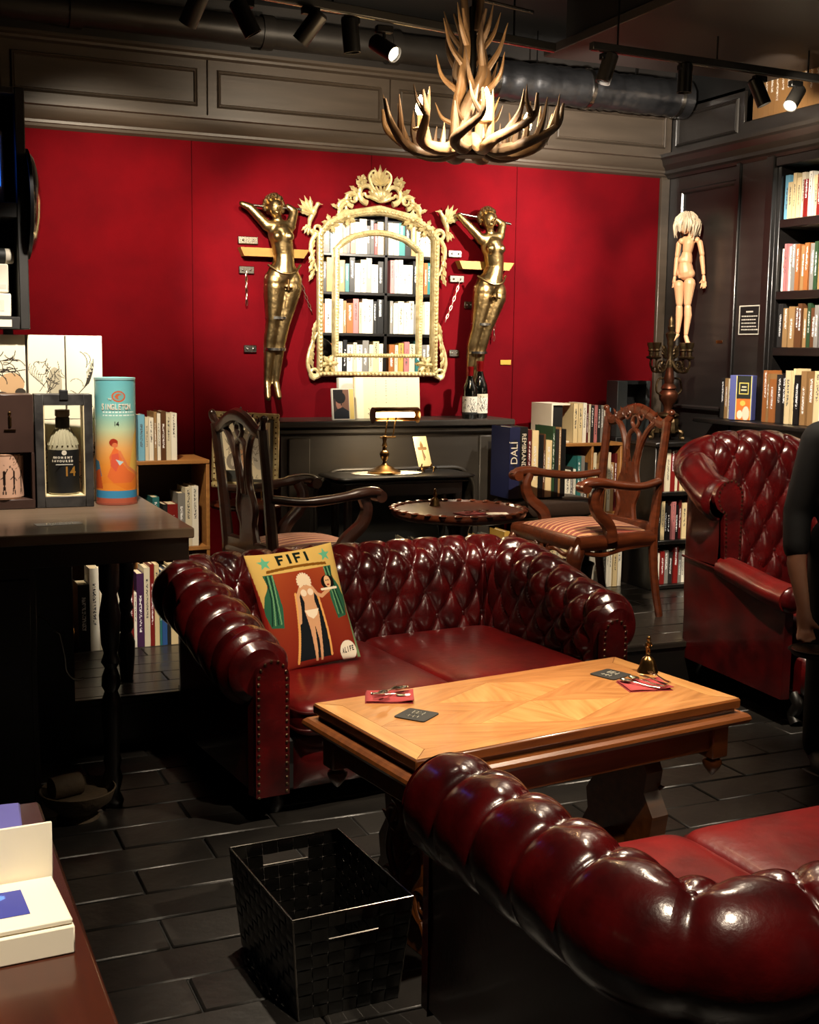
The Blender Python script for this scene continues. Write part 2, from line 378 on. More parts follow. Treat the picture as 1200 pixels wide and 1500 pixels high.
struct(MB().box(4.86, 3.6, -.1, 7, 3.8, CZ).build('wall_return', PLAIN, smooth=False))
# back wall: crimson velvet below, panelled frieze above
wb = struct(MB().box(-2.4, WY + .012, -.1, 5.2, WY + .2, CZ).build('wall_back', PLAIN, smooth=False))
xs = [-2.2, -1.0, .55, 1.55, 2.55, 3.455, 4.44]
for a, b in zip(xs[:-1], xs[1:]): MB().box(a + .001, WY, PZ, b - .001, WY + .02, 2.6, .003).build('velvet_panel', REDCLOTH, wb)
MB().box(4.44, WY - .02, PZ, WX, WY + .02, 2.6, .004).build('corner_post', GREYPANEL, wb)
def frame_panel(par, M, w, h, material, mo=.032, mw=.022, dp=.016):
    """one frieze board with a raised mitred moulding ring; M maps x along, z up, -y to the room"""
    MB().box(.002, 0, 0, w - .002, .02, h, .003, M).build('frieze_board', material, par)
    for k, (x0, z0, x1, z1) in enumerate(((mo, mo, w - mo, mo), (mo, h - mo, w - mo, h - mo), (mo, mo, mo, h - mo), (w - mo, mo, w - mo, h - mo))):
        b = MB(); hz = z0 == z1
        prof = [(0, 0), (-.006, .004), (-dp, mw * .3), (-dp * .55, mw * .55), (-dp * .8, mw * .8), (0, mw)]
        vs = []; sgx = (1 if k in (0, 2) else -1)
        for e in (0, 1):
            for yy, q in prof:
                ins = q
                if hz: vs.append(((x0 + ins) if e == 0 else (x1 - ins), yy, z0 + sgx * q))
                else: vs.append((x0 + sgx * q, yy, (z0 + ins) if e == 0 else (z1 - ins)))
        n = len(prof); b.add(vs, [(i, i + 1, i + 1 + n, i + n) for i in range(n - 1)] + [(0, n, 2 * n - 1, n - 1)], M); b.build('panel_moulding', material, par, ang=20)
fx = [-2.2, -1.4, -.4, .612, 1.63, 2.648, 3.637, 4.5]
for a, b in zip(fx[:-1], fx[1:]): frame_panel(wb, T(a, WY - .02, 2.715), b - a, .29, GREYPANEL, .05)
# crown moulding as a profile run along the wall
def crown(name, prof, x0, x1, M, material):
    n = len(prof); vs = [(x0, y, z) for y, z in prof] + [(x1, y, z) for y, z in prof]
    return MB().add(vs, [(i, (i + 1) % n, (i + 1) % n + n, i + n) for i in range(n)] + [tuple(range(n)), tuple(range(2 * n - 1, n - 1, -1))], M).build(name, material, ang=25)
CP = [(.0, 2.715), (-.085, 2.715), (-.085, 2.700), (-.07, 2.694), (-.066, 2.68), (-.058, 2.66), (-.045, 2.643), (-.034, 2.635), (-.034, 2.622), (-.026, 2.618), (-.022, 2.606), (-.012, 2.60), (0, 2.595)]
struct(crown('trim_1', CP, -2.2, 4.5, T(0, WY, 0), GREYPANEL))
struct(crown('trim_2', [(.0, 3.045), (-.045, 3.045), (-.045, 3.03), (-.03, 3.02), (-.026, 3.008), (0, 3.0)], -2.2, 4.5, T(0, WY - .02, 0), GREYPANEL))
MB().box(-2.2, WY - .03, 3.045, 4.5, WY + .02, CZ, 0).build('upper_board', DARKPANEL, wb, False)
# right wall: panel with moulding, pilaster, crown, ledge; the bookcase is its own thing
wr = struct(MB().box(4.86, 3.6, -.1, 5.0, 6.65, CZ).build('wall_right', PLAIN, smooth=False))
MB().box(WX, 5.45, PZ, 4.87, WY + .02, 2.62, .004).build('panel_block', DARKPANEL, wr)
Mr = T(WX - .001, WY - .02, 0, rz=-PI / 2)
def ring(par, x0, z0, x1, z1, M, material, mw=.03, dp=.022, name='panel_moulding'):
    for k, (a0, b0, a1, b1) in enumerate(((x0, z0, x1, z0), (x0, z1, x1, z1), (x0, z0, x0, z1), (x1, z0, x1, z1))):
        b = MB()
        if k < 2: b.tube([(a0 - mw / 2, 0, b0), (a1 + mw / 2, 0, b0)], mw / 2, 8, M, upv=(0, 0, 1), flat=dp / mw * 1.6, square=True)
        else: b.tube([(a0, 0, b0), (a0, 0, b1)], mw / 2, 8, M, upv=(1, 0, 0), flat=dp / mw * 1.6, square=True)
        b.build(name, material, par)
ring(wr, .14, 1.22, .65, 2.5, Mr, DARKPANEL)
MB().box(.665, -.028, PZ, .70, 0, 2.60, .004, Mr).build('pilaster_edge', BLACKWOOD, wr)
MB().box(.70, -.014, PZ, .925, 0, 2.60, .004, Mr).build('pilaster', DARKPANEL, wr)
MB().box(.925, -.03, PZ, .985, 0, 2.60, .004, Mr).build('pilaster_edge', BLACKWOOD, wr)
struct(crown('trim_3', [(.3, 2.72), (-.12, 2.72), (-.12, 2.70), (-.1, 2.69), (-.085, 2.66), (-.05, 2.635), (-.05, 2.615), (-.03, 2.605), (-.02, 2.59), (.3, 2.585)], .0, 2.8, T(WX, WY - .02, 0, rz=-PI / 2), DARKPANEL))
frame_panel(wr, T(WX, WY - .02, 2.72, rz=-PI / 2), .68, .29, DARKPANEL, .05)
MB().box(WX, 5.7, 2.99, 4.87, WY, CZ).build('upper_board', BLACK, wr, False)
MB().box(WX - .01, 3.8, 2.72, 4.87, 5.75, 2.82, .004).build('upper_ledge_board', DARKPANEL, wr)
# dropped ceiling board, duct, conduits
struct(MB().box(3.13, 3.3, 3.0, 4.49, 5.6, 3.045, .004).build('ceiling_board', mat('dark_brown_board', (.10, .075, .062), .55, c2=(.085, .064, .053), scale=2)))
MB().box(3.20, 3.4, 3.045, 4.42, 5.5, CZ).build('board_plenum', BLACK, bpy.data.objects['ceiling_board'], False)
FOIL = mat('foil_wrap', (.42, .42, .43), .3, .9, c2=(.25, .25, .26), scale=9, bump=.9, bscale=9, stretch=(.4, 1, 1))
dr = thing('air_duct', 'foil wrapped round silver air duct above the wall panels', 'duct', (3.15, 6.24, 3.02))
b = MB(); r2 = random.Random(5); N, K = 60, 22; vs = []
for i in range(N):
    x = i / (N - 1) * 1.3; q = .105 + r2.uniform(-.004, .004)
    vs += [(x, (q + r2.uniform(-.003, .003)) * math.cos(2 * PI * k / K), (q + r2.uniform(-.003, .003)) * math.sin(2 * PI * k / K)) for k in range(K)]
b.add(vs, [(i * K + k, i * K + (k + 1) % K, (i + 1) * K + (k + 1) % K, (i + 1) * K + k) for i in range(N - 1) for k in range(K)]); b.build('foil_sleeve', FOIL, dr)
for x in (.02, .62, 1.22): MB().lathe([(.108, -.012), (.112, -.012), (.112, .012), (.108, .012)], 22, T(x, 0, 0, ry=PI / 2)).build('duct_band', STEEL, dr)
for x in (.3, .95): MB().tube([(x, 0, .1), (x, 0, .28)], .004, 6).build('hanger_rod', BLACKMET, dr)
DUCTP = mat('painted_dark_pipe', (.16, .15, .14), .45, .3, c2=(.12, .11, .10), scale=4)
o = tag(MB().tube([(-.6, 6.28, 3.13), (1.2, 6.28, 3.13), (3.1, 6.28, 3.13)], .075, 16).build('ceiling_pipe', DUCTP), 'dark painted pipe running above the left wall panels', 'pipe')
for x in (.0, .95, 1.9, 2.6): MB().lathe([(.077, -.03), (.086, -.03), (.086, .03), (.077, .03)], 18, T(x, 6.28, 3.13, ry=PI / 2)).build('pipe_collar', DUCTP, o)
# lighting track and its heads
TRACK = mat('track_grey', (.13, .125, .12), .4, .4)
def track(p0, p1, label, drop):
    p0, p1 = Vector(p0), Vector(p1); d = p1 - p0; t = thing('lighting_track', label, 'track', p0, math.atan2(d.y, d.x), None)
    MB().box(0, -.018, 0, d.length, .018, .034, .003).build('rail', TRACK, t)
    MB().box(0, -.006, -.002, d.length, .006, .0, 0).build('rail_slot', STEEL, t)
    for q in (.1, .5, .9): MB().tube([(d.length * q, 0, .034), (d.length * q, 0, CZ - p0.z)], .005, 6).build('suspension_rod', BLACKMET, t)
track((.6, 4.52, 2.84), (2.78, 4.88, 2.84), 'dark lighting track crossing in front of the antler chandelier', 1)
track((2.95, 4.85, 2.86), (4.35, 4.92, 2.86), 'short dark lighting track under the brown ceiling board', 1)
MB_ = MB().tube([(1.83, 4.6, 2.97), (2.6, 4.75, 2.955)], .008, 8)
tag(MB_.build('conduit', STEEL), 'thin bright steel conduit above the lighting track', 'conduit')
GLOW = mat('lit_lamp_lens', (1, .95, .85), .3, emit=((1, .93, .8), 14)); LENS = mat('dark_lamp_lens', (.12, .11, .10), .2, .2)
def head(loc, aim, label, lit=False, body=BLACKMET, ln=.135, rad=.034, railz=2.84):
    loc, aim = Vector(loc), Vector(aim); q = (aim - loc).to_track_quat('Z', 'Y').to_euler()
    t = thing('track_spotlight', label, 'spotlight', loc, 0, 'ceiling track spotlights')
    MB().lathe([(rad * .75, -ln), (rad, -ln * .93), (rad, 0), (rad * .86, 0), (rad * .84, -.012)], 20).build('lamp_body', body, t, rot=q)
    MB().lathe([(0, -.012), (rad * .84, -.012)], 20).build('lamp_lens', GLOW if lit else LENS, t, rot=q)
    mid = Vector((0, 0, -ln * .5)); mid.rotate(q)
    hang = railz - .022 - loc.z - mid.z
    MB().tube([mid, mid + Vector((0, 0, hang))], .007, 8).build('stem', BLACKMET, t)
    MB().box(-.035, -.016, 0, .035, .016, .028, .003).build('track_adapter', BLACKMET, t, loc=mid + Vector((0, 0, hang - .012)))
    return t
for p, a, l, lit, bm_ in (((1.10, 4.62, 2.71), (.55, 5.6, 1.2), 'bronze track spotlight, leftmost above the red wall', 0, DUCTP), ((1.36, 4.66, 2.71), (2.2, 4.6, 1.2), 'dark track spotlight, second from the left, tilted right', 0, BLACKMET),
        ((1.55, 4.68, 2.71), (1.15, 5.0, 2.1), 'satin grey track spotlight, third from the left, tilted left', 0, TRACK), ((1.78, 4.72, 2.70), (1.95, 4.75, 1.2), 'black track spotlight hanging almost straight beside the lit one', 0, BLACKMET),
        ((1.965, 4.73, 2.715), (2.45, 3.7, 2.05), 'lit track spotlight shining left of the antler chandelier', 1, BLACKMET),
        ((3.02, 4.86, 2.73), (2.6, 4.9, 1.4), 'brown track spotlight peeping out under the dark ceiling board', 0, DUCTP), ((3.47, 4.88, 2.73), (3.46, 4.9, 1.2), 'small black track spotlight at the end of the foil duct', 0, BLACKMET),
        ((3.94, 4.89, 2.72), (4.35, 4.6, 1.6), 'black track spotlight in front of the kraft paper books', 1, BLACKMET), ((4.1, 4.9, 2.73), (3.75, 4.75, 2.35), 'grey track spotlight, rightmost, aimed back to the left', 1, TRACK)):
    head(p, a, l, lit, bm_, railz=2.84 if p[0] < 2.9 else 2.86)
# ------------------------------------------------------------------ buttoned leather seating
BUTTON = MB().sphere((0, 0, 0), (.011, .011, .006), 6).mesh('button'); BUTTON.materials.append(PIPING)
def u_path(W, D, rc, n=400, splay=0.):
    """U seen from above: front left -> back -> front right; returns points and outward normals by arc length"""
    h = W / 2; pts = []
    def arc(cx, cy, a0, a1, k=40): return [(cx + rc * math.cos(a0 + (a1 - a0) * i / k), cy + rc * math.sin(a0 + (a1 - a0) * i / k)) for i in range(k + 1)]
    raw = [(-h - splay, 0.), (-h, D - rc)] + arc(-h + rc, D - rc, PI, PI / 2) + arc(h - rc, D - rc, PI / 2, 0) + [(h, D - rc), (h + splay, 0.)]
    d = [0]
    for a, b in zip(raw[:-1], raw[1:]): d.append(d[-1] + math.hypot(b[0] - a[0], b[1] - a[1]))
    L = d[-1]; S = np.linspace(0, L, n); X = np.interp(S, d, [p[0] for p in raw]); Y = np.interp(S, d, [p[1] for p in raw])
    tx, ty = np.gradient(X), np.gradient(Y); q = np.hypot(tx, ty); return S, X, Y, -ty / q, tx / q, L
def tuft_sweep(par, W, D, rc, Hfn, rr, z0, inner, cols, rowh, top_ang, amp, splay=0., n=420, names=('arm', 'back', 'arm'), split=None, rows=4, out_end=-1.2, lean=0., mtl=None, zout=.12, inner_tuft=True, buttons=True, plain=0.):
    """inner face from z0 up, rolled over the top with radius rr; diamond tufts inside, straight pleats over the roll"""
    S, X, Y, NX, NY, L = u_path(W, D, rc, n, splay); a = L / cols
    tl = 70; made = []
    Hs = np.array([Hfn(s / L) for s in S])
    grid = np.zeros((n, tl, 3))
    hin = np.mean(Hs) - rr - z0; arcl = rr * (PI - out_end); TT = hin + arcl
    ts = np.concatenate([np.linspace(0, hin, 30, endpoint=False), np.linspace(hin, TT, tl - 30)])
    T0 = hin + rr * (PI - top_ang)
    def prof(H, t):
        sc = (H - rr - z0) / hin
        if t <= hin: return -inner + lean * (1 - t / hin), z0 + t * sc, -1., 0.
        an = PI - (t - hin) / rr; return -inner + rr + rr * math.cos(an), H - rr + rr * math.sin(an), math.cos(an), math.sin(an)
    for j, t in enumerate(ts):
        tp = T0 - t
        for i in range(n):
            s = S[i] / a
            if tp > 0:
                if inner_tuft: u, v = s + tp / (2 * rowh), s - tp / (2 * rowh); pf_ = (abs(math.sin(PI * u)) * abs(math.sin(PI * v))) ** .38
                else: pf_ = .8
                edge = min(1, t / .05); pf_ *= .35 + .65 * edge
            else:
                k = min(1, -tp / (TT - T0)); pf_ = (1 - (1 - abs(math.sin(PI * s))) ** 2.2) ** .6; pf_ = pf_ * (1 - k * .6) + k * .6 * .7
                q_ = min(S[i], L - S[i])
                if plain and q_ < plain: f_ = max(0, min(1, (plain - q_) / .05)); pf_ = pf_ * (1 - f_) + .8 * f_
            e = min(S[i], L - S[i]) / .045
            if e < 1: pf_ = pf_ * (e * e * (3 - 2 * e)) + .2 * (1 - e)
            o_, z_, dn, dz = prof(Hs[i], t); o_ += dn * amp * pf_; z_ += dz * amp * pf_
            grid[i, j] = (X[i] + NX[i] * o_, Y[i] + NY[i] * o_, z_)
    if split is None: split = (D - rc * .3, L - D + rc * .3)
    cuts = [0, int(np.searchsorted(S, split[0])), int(np.searchsorted(S, split[1])), n - 1]
    for q in range(3):
        i0, i1 = cuts[q], cuts[q + 1]; g = grid[i0:i1 + 1]; k = len(g)
        i = np.arange((k - 1) * (tl - 1)); r_, c_ = i // (tl - 1), i % (tl - 1); b = r_ * tl + c_
        me = bpy.data.meshes.new(names[q]); me.from_pydata(g.reshape(-1, 3).tolist(), [], np.stack([b, b + 1, b + tl + 1, b + tl], 1).tolist()); me.update()
        me.polygons.foreach_set('use_smooth', [True] * len(me.polygons)); made.append(obj(names[q], me, mtl or LEATHER, par))
    if buttons:
        for r in range(rows + 1):
            for c in range(cols * 2 + 1):
                if (c + r) % 2: continue
                s = c / 2 * a; t = T0 - r * rowh
                if s < .03 or s > L - .03 or t < .02 or (r == 0 and not (.03 < s < L - .03)): continue
                i = min(n - 1, int(round(s / L * (n - 1)))); o_, z_, dn, dz = prof(Hs[i], t)
                q = 0 if s < split[0] else (1 if s < split[1] else 2)
                nv = Vector((NX[i] * dn, NY[i] * dn, dz)); p = Vector((X[i] + NX[i] * o_, Y[i] + NY[i] * o_, z_)) + nv * .004
                bo = obj('button', BUTTON, None, made[q], p); bo.rotation_euler = nv.to_track_quat('Z', 'Y').to_euler()
    # outer cover below the roll
    out = []
    for i in range(0, n, 3): 
        o_, z_, dn, dz = prof(Hs[i], TT); out.append((X[i] + NX[i] * o_, Y[i] + NY[i] * o_, z_))
    ob = MB(); k = len(out); vs = []
    for (x, y, z), i in zip(out, range(0, n, 3)): vs += [(x, y, z + .004), (x - NX[i] * .004, y - NY[i] * .004, (z + zout) / 2), (x, y, zout)]
    ob.add(vs, [(i * 3 + j, i * 3 + 3 + j, i * 3 + 4 + j, i * 3 + 1 + j) for i in range(k - 1) for j in range(2)]); ob.build('outer_cover', mtl or LEATHER, par)
    MB().tube([(x + NX[i] * .003, y + NY[i] * .003, z - .004) for (x, y, z), i in zip(out, range(0, n, 3))], .0055, 6).build('piping', PIPING, par)
    return made, prof, (S, X, Y, NX, NY, L, Hs, TT)
def arm_front(par, X0, Y0, sgn, H, rr, inner, zb, armname, studs=True, wide=.125):
    """closed scroll end with a studded facing panel; outward is sgn in x, front is -y"""
    cx = -inner + rr; mx = lambda o: X0 + sgn * o
    vs = [(mx(cx), Y0 - .028, H - rr)]; K = 30
    ring_ = [(-inner, zb)] + [(-inner, H - rr - .05)] + [(cx + (rr + .004) * math.cos(PI - (PI + 1.2) * i / K), H - rr + (rr + .004) * math.sin(PI - (PI + 1.2) * i / K)) for i in range(K + 1)] + [(cx + rr * math.cos(-1.2), zb)]
    b = MB(); n = len(ring_); b.add([(mx(o), Y0 + .002, z) for o, z in ring_] + [(mx(cx + (o - cx) * .72), Y0 - .02, H - rr + (z - H + rr) * .78 if z > H - rr - .1 else z) for o, z in ring_], [(i, (i + 1) % n, (i + 1) % n + n, i + n) for i in range(n)] + [tuple(range(n, 2 * n))])
    b.build('arm_end', LEATHER, par)
    c2 = (-inner + cx + rr * math.cos(-1.2)) / 2; h2 = wide / 2 * .93; zt = H - rr * .95
    pl = [(c2 - h2, zb), (c2 - h2, zt - .02)] + [(c2 - h2 * math.cos(PI * i / 12), zt - .02 + h2 * 1.0 * math.sin(PI * i / 12)) for i in range(1, 12)] + [(c2 + h2, zt - .02), (c2 + h2, zb)]
    fp = MB().prism([(mx(o), z) for o, z in pl], Y0 - .045, Y0 - .018).build('facing_panel', LEATHER, par, ang=60)
    if studs:
        sb = MB(); path = [(o + (c2 - o) * .16, z) for o, z in pl]
        path = [Vector((o, z)) for o, z in path]; tot = 0; nxt = .012
        for p, q in zip(path[:-1], path[1:]):
            l = (q - p).length
            while nxt <= tot + l: w_ = p + (q - p) * ((nxt - tot) / l); sb.sphere((mx(w_.x), Y0 - .046, w_.y), (.0058, .0045, .0058), 3); nxt += .0235
            tot += l
        stuff(sb.build('stud_row', STUD, fp))
def chesterfield(name, label, loc, rz, W=1.39, D=.82, H0=.60, H1=.72, cols=23, group=None, amp=.04, top=100):
    t = thing(name, label, 'sofa', loc, rz, group); rr = .092; inner = .065
    Hf = lambda q: H0 + (H1 - H0) * (lambda k: k * k * (3 - 2 * k))(min(1, min(q, 1 - q) / .24))
    made, prof, pk = tuft_sweep(t, W, D, .13, Hf, rr, .30, inner, cols, .1, R(top), amp, n=460, rows=4)
    for s in (-1, 1): arm_front(t, s * W / 2, 0, s, H0 + .006, rr + .006, inner + .006, .1, 'arm')
    iw = W - .19
    # front rail with a row of soft tufts, base, cushions
    b = MB(); nx = 80; vs = []
    for i in range(nx + 1):
        x = -iw / 2 + iw * i / nx
        for j in range(11):
            z = .095 + .17 * j / 10; pfv = (abs(math.sin(PI * (i / nx * 6))) ** .5) * math.sin(PI * j / 10) ** .6; vs.append((x, -.0 - .03 * pfv, z))
    b.add(vs, [(i * 11 + j, i * 11 + 11 + j, i * 11 + 12 + j, i * 11 + 1 + j) for i in range(nx) for j in range(10)]); b.build('front_rail', LEATHER, t)
    MB().box(-W / 2 - .03, .0, .09, W / 2 + .03, D + .0, .27, .01).build('base', BLACK, t)
    for s in (-1, 1):
        cw = iw / 2 + .012
        c = MB().sq((0, 0, 0), (cw / 2, (D - .02) / 2, .072), .42, .16, 18).build('seat_cushion', LEATHER2, t, loc=(s * cw / 2 - s * .004, (D - .02) / 2 - .075, .338))
        for zz in (.03, -.03):
            f = lambda w_, e: math.copysign(abs(w_) ** e, w_)
            k0 = (1 - (abs(zz) / .072) ** (2 / .42)) ** (.42 / 2)
            MB().tube([((cw / 2 * k0 + .001) * f(math.cos(a_), .16), ((D - .02) / 2 * k0 + .001) * f(math.sin(a_), .16), zz) for a_ in [2 * PI * i / 72 for i in range(72)]], .0052, 6, closed=True).build('piping', PIPING, c)
    for x in (-W / 2 + .06, W / 2 - .06):
        for y in (.08, D - .06): MB().lathe([(.0, 0), (.022, 0), (.032, .02), (.034, .035), (.022, .06), (.03, .075), (.03, .092)], 14, T(x, y, 0)).build('bun_foot', BLACKWOOD, t)
    return t
chesterfield('chesterfield_sofa', 'oxblood buttoned leather loveseat holding the printed cushion', (1.818, 3.80, 0), R(5.4))
chesterfield('chesterfield_sofa', 'near oxblood buttoned leather sofa with its back turned, cut by the frame', (1.765, 2.31, 0), R(180 + 1.5), W=1.30, D=.80, H0=.685, H1=.70, cols=18, amp=.028, top=84)
# wing chair
wc = thing('wing_armchair', 'tall oxblood buttoned wing armchair beside the standing person', 'armchair', (3.76, 3.86, 0), R(-4))
Hw = lambda q: .955 + .18 * (lambda k: k * k * (3 - 2 * k))(min(1, min(q, 1 - q) / .36)) + .02 * math.sin(PI * q) ** 4
tw = thing  # the wing shell sits .5 m behind the arm fronts
sh = bpy.data.objects.new('backrest', None); COL.objects.link(sh); sh.parent = wc; sh.location = (0, .55, 0)
made, prof, pk = tuft_sweep(wc, .60, .30, .07, Hw, .072, .42, .035, 9, .1, R(112), .032, n=240, names=('wing', 'backrest', 'wing'), rows=8, zout=.60, plain=.24)
for o in list(wc.children):
    if o is not sh and o.type == 'MESH': o.location = (0, .55, 0)
bpy.data.objects.remove(sh)
for s in (-1, 1):
    H_, rr_ = .985, .068; b = MB(); X0 = s * .30
    pl = [(-.045, .585)] + [(-.045, .86)] + [(.03 + .075 * math.cos(PI - (PI + 1.25) * i / 16), H_ - .075 + .075 * math.sin(PI - (PI + 1.25) * i / 16)) for i in range(17)] + [(.04, .585)]
    fp = b.prism([(X0 + s * o, z) for o, z in pl], .528, .556).build('facing_panel', LEATHER, wc, ang=60)
    sb = MB(); P = [Vector((p[0] + (-.005 - p[0]) * .2, p[1])) for p in pl]; tot = 0; nxt = .01
    for p, q in zip(P[:-1], P[1:]):
        l = (q - p).length
        while nxt <= tot + l: w_ = p + (q - p) * ((nxt - tot) / l); sb.sphere((X0 + s * w_.x, .527, w_.y), (.0055, .004, .0055), 3); nxt += .02
        tot += l
    stuff(sb.build('stud_row', STUD, fp))
    # padded arm with rolled front, side panel
    pts = bez([(X0 + s * .012, .56, .59), (X0 + s * .02, .40, .575), (X0 + s * .035, .2, .555), (X0 + s * .04, .03, .545)], 18)
    ar = MB().tube(pts, lerpl(.052, .06, len(pts)), 16, upv=(0, 0, 1), flat=1.12).build('armrest', LEATHER2, wc)
    MB().lathe([(.0, -.012), (.03, -.012), (.05, -.002), (.058, .01)], 16, T(X0 + s * .04, .022, .545, rx=-PI / 2)).build('arm_scroll', LEATHER, ar)
    sb = MB()
    for k in range(16): sb.sphere((X0 + s * .04 + .043 * math.cos(2 * PI * k / 16), .024 - .003, .545 + .043 * math.sin(2 * PI * k / 16)), (.005, .004, .005), 3)
    stuff(sb.build('stud_row', STUD, ar))
    MB().prism([(0, 0)] * 0 + [(.05, .12), (.80, .12), (.83, .60), (.56, .585), (.05, .515)], 0, .04, T(.358 if s > 0 else -.318, 0, 0, rz=PI / 2)).build('side_panel', LEATHER, wc, ang=60)
    MB().tube([(s * .361, y_, z_) for y_, z_ in ((.05, .512), (.3, .55), (.56, .585), (.84, .60))], .006, 6).build('piping', PIPING, wc)
MB().box(-.27, .02, .12, .27, .80, .30, .02).build('seat_base', LEATHER, wc)
MB().sq((0, .32, .37), (.262, .33, .085), .4, .2, 16).build('seat_cushion', LEATHER2, wc)
MB().box(-.338, .80, .12, .338, .885, .62, .04).build('back_panel', LEATHER, wc)
for x in (-.27, .27):
    for y, bk in ((.08, 0), (.76, 1)):
        MB().tube(bez([(x, y, .13), (x, y + (.02 if bk else -.03), .09), (x, y + (.05 if bk else .0), .04), (x, y + (.075 if bk else -.025), 0.006)], 10), [.034, .036, .034, .03, .027, .024, .022, .021, .022, .024][:10] if False else .026, 10).build('leg', BLACKWOOD, wc)
# printed cushion on the loveseat
cv = Canvas(260, 300, (.62, .17, .06))
k = np.clip(cv.v * 1.1 + .12 * np.sin(cv.u * 9), 0, 1); cv.grad((.44, .10, .06), (.60, .26, .12), k)
cv.rect(.0, .80, 1, 1, (.80, .66, .36)); cv.put((cv.v > .80 + .03 * np.sin(cv.u * 3.1)) & (cv.v < .825 + .03 * np.sin(cv.u * 3.1)), (.45, .28, .05))
for s in (0, 1):
    f = (lambda u: u) if s == 0 else (lambda u: 1 - u)
    P = lambda pts: [(f(u), v) for u, v in pts]
    cv.poly(P([(0, .98), (.16, .86), (.10, .66), (.05, .55), (0, .5)]), (.80, .66, .36))
    cv.poly(P([(.10, .80), (.20, .80), (.21, .5), (.18, .34), (.06, .36), (.02, .50), (.06, .62), (.12, .70)]), (.16, .36, .26))
    for q in range(4): cv.line(P([(.13 + q * .022, .79), (.12 + q * .018, .6), (.07 + q * .03, .38)]), .006, (.42, .60, .42) if q % 2 else (.05, .16, .12))
    cv.poly(P([(0, 0), (.04, 0), (.03, .5), (0, .9)]), (.42, .52, .36) if s else (.5, .1, .06))
def star(cx, cy, r, col, a0=PI / 2): cv.poly([(cx + (r if i % 2 == 0 else r * .42) * math.cos(a0 + i * PI / 5), cy + (r if i % 2 == 0 else r * .42) * math.sin(a0 + i * PI / 5) * .85) for i in range(10)], col)
star(.16, .905, .075, (.36, .66, .52)); star(.86, .905, .075, (.36, .66, .52))
cv.poly([(.40, .62), (.32, .20), (.27, .05), (.66, .05), (.66, .3), (.62, .62)], (.06, .08, .10))                    # cape
cv.line([(.38, .60), (.33, .28), (.28, .04)], .013, (.86, .62, .34)); cv.line([(.63, .58), (.655, .25), (.66, .06)], .012, (.86, .62, .34))
SK = (.80, .60, .44)
cv.poly([(.455, .665), (.435, .60), (.455, .52), (.435, .44), (.455, .30), (.465, .14), (.475, .03), (.50, .03), (.505, .2), (.515, .32), (.535, .2), (.53, .03), (.555, .03), (.57, .2), (.595, .42), (.575, .52), (.595, .60), (.57, .665)], SK)
cv.line([(.455, .65), (.40, .58), (.385, .46), (.36, .36)], .018, SK); cv.line([(.575, .65), (.63, .57), (.68, .55), (.80, .60)], .017, SK)
cv.ell(.475, .60, .034, .03, (.90, .82, .72)); cv.ell(.555, .60, .034, .03, (.90, .82, .72)); cv.poly([(.435, .45), (.6, .45), (.57, .40), (.515, .37), (.46, .40)], (.92, .85, .74))
for i in range(14): a_ = PI * (i / 13 * 1.4 - .2); cv.line([(.515, .685), (.515 + .075 * math.cos(a_), .70 + .07 * math.sin(a_))], .011, (.88, .80, .68))
cv.ell(.515, .70, .045, .035, (.88, .80, .68))
cv.ell(.80, .66, .085, .062, (.06, .03, .02)); cv.ell(.80, .665, .042, .052, (.86, .68, .5)); cv.line([(.785, .675), (.79, .675)], .006, (.1, .05, .03)); cv.line([(.81, .675), (.815, .675)], .006, (.1, .05, .03)); cv.line([(.79, .637), (.81, .637)], .006, (.6, .1, .08)); cv.line([(.70, .605), (.9, .605)], .01, (.92, .86, .75))
cv.ell(.86, .065, .10, .085, (.90, .86, .78))
def glyph(segs, x0, y0, w_, h_, th, col):
    for p in segs: cv.poly([(x0 + x * w_ + (y * h_) * .0, y0 + y * h_) for x, y in p], col)
Fg = [[(0, 0), (.34, 0), (.34, 1), (0, 1)], [(0, .76), (1, .76), (1.04, 1), (0, 1)], [(0, .40), (.8, .40), (.84, .60), (0, .60)]]; Ig = [[(.15, 0), (.5, 0), (.5, 1), (.15, 1)]]
for g_, x_, w_ in ((Fg, .30, .085), (Ig, .415, .085), (Fg, .50, .085), (Ig, .615, .085)): glyph(g_, x_, .855 + .02 * math.sin(x_ * 3), w_, .095, .02, (.05, .10, .07))
Ag = [[(0, 0), (.22, 0), (.6, 1), (.4, 1)], [(.78, 0), (1, 0), (.62, 1), (.4, 1)], [(.25, .25), (.75, .25), (.75, .45), (.25, .45)]]; Lg = [[(0, 0), (.28, 0), (.28, 1), (0, 1)], [(0, 0), (.9, 0), (.9, .22), (0, .22)]]; Eg = Fg + [[(0, 0), (1, 0), (1, .22), (0, .22)]]
for i_, g_ in enumerate((Ag, Lg, Ig, Fg, Eg)): glyph(g_, .785 + i_ * .031, .045 + i_ * .004, .024, .045, 0, (.05, .04, .04))
pc = thing('printed_cushion', 'square cushion with a printed sideshow poster leaning on the loveseat', 'cushion', (1.425, 4.09, .414), 0, rot=(R(-25), R(-4), R(8)))
def pillow(sg): return lambda u, v: ((u - .5) * .355 * (1 - .05 * np.sin(PI * v)), sg * (.055 * (np.sin(PI * u) * np.sin(PI * v)) ** .45), v * .43 + .015 * (np.abs(u - .5) * 2) ** 2 * (v - .3))
cv.build('printed_front', pillow(-1), PRINTCLOTH, pc)
Canvas(40, 40, (.36, .06, .05)).build('plain_back', pillow(1), PRINTCLOTH, pc)
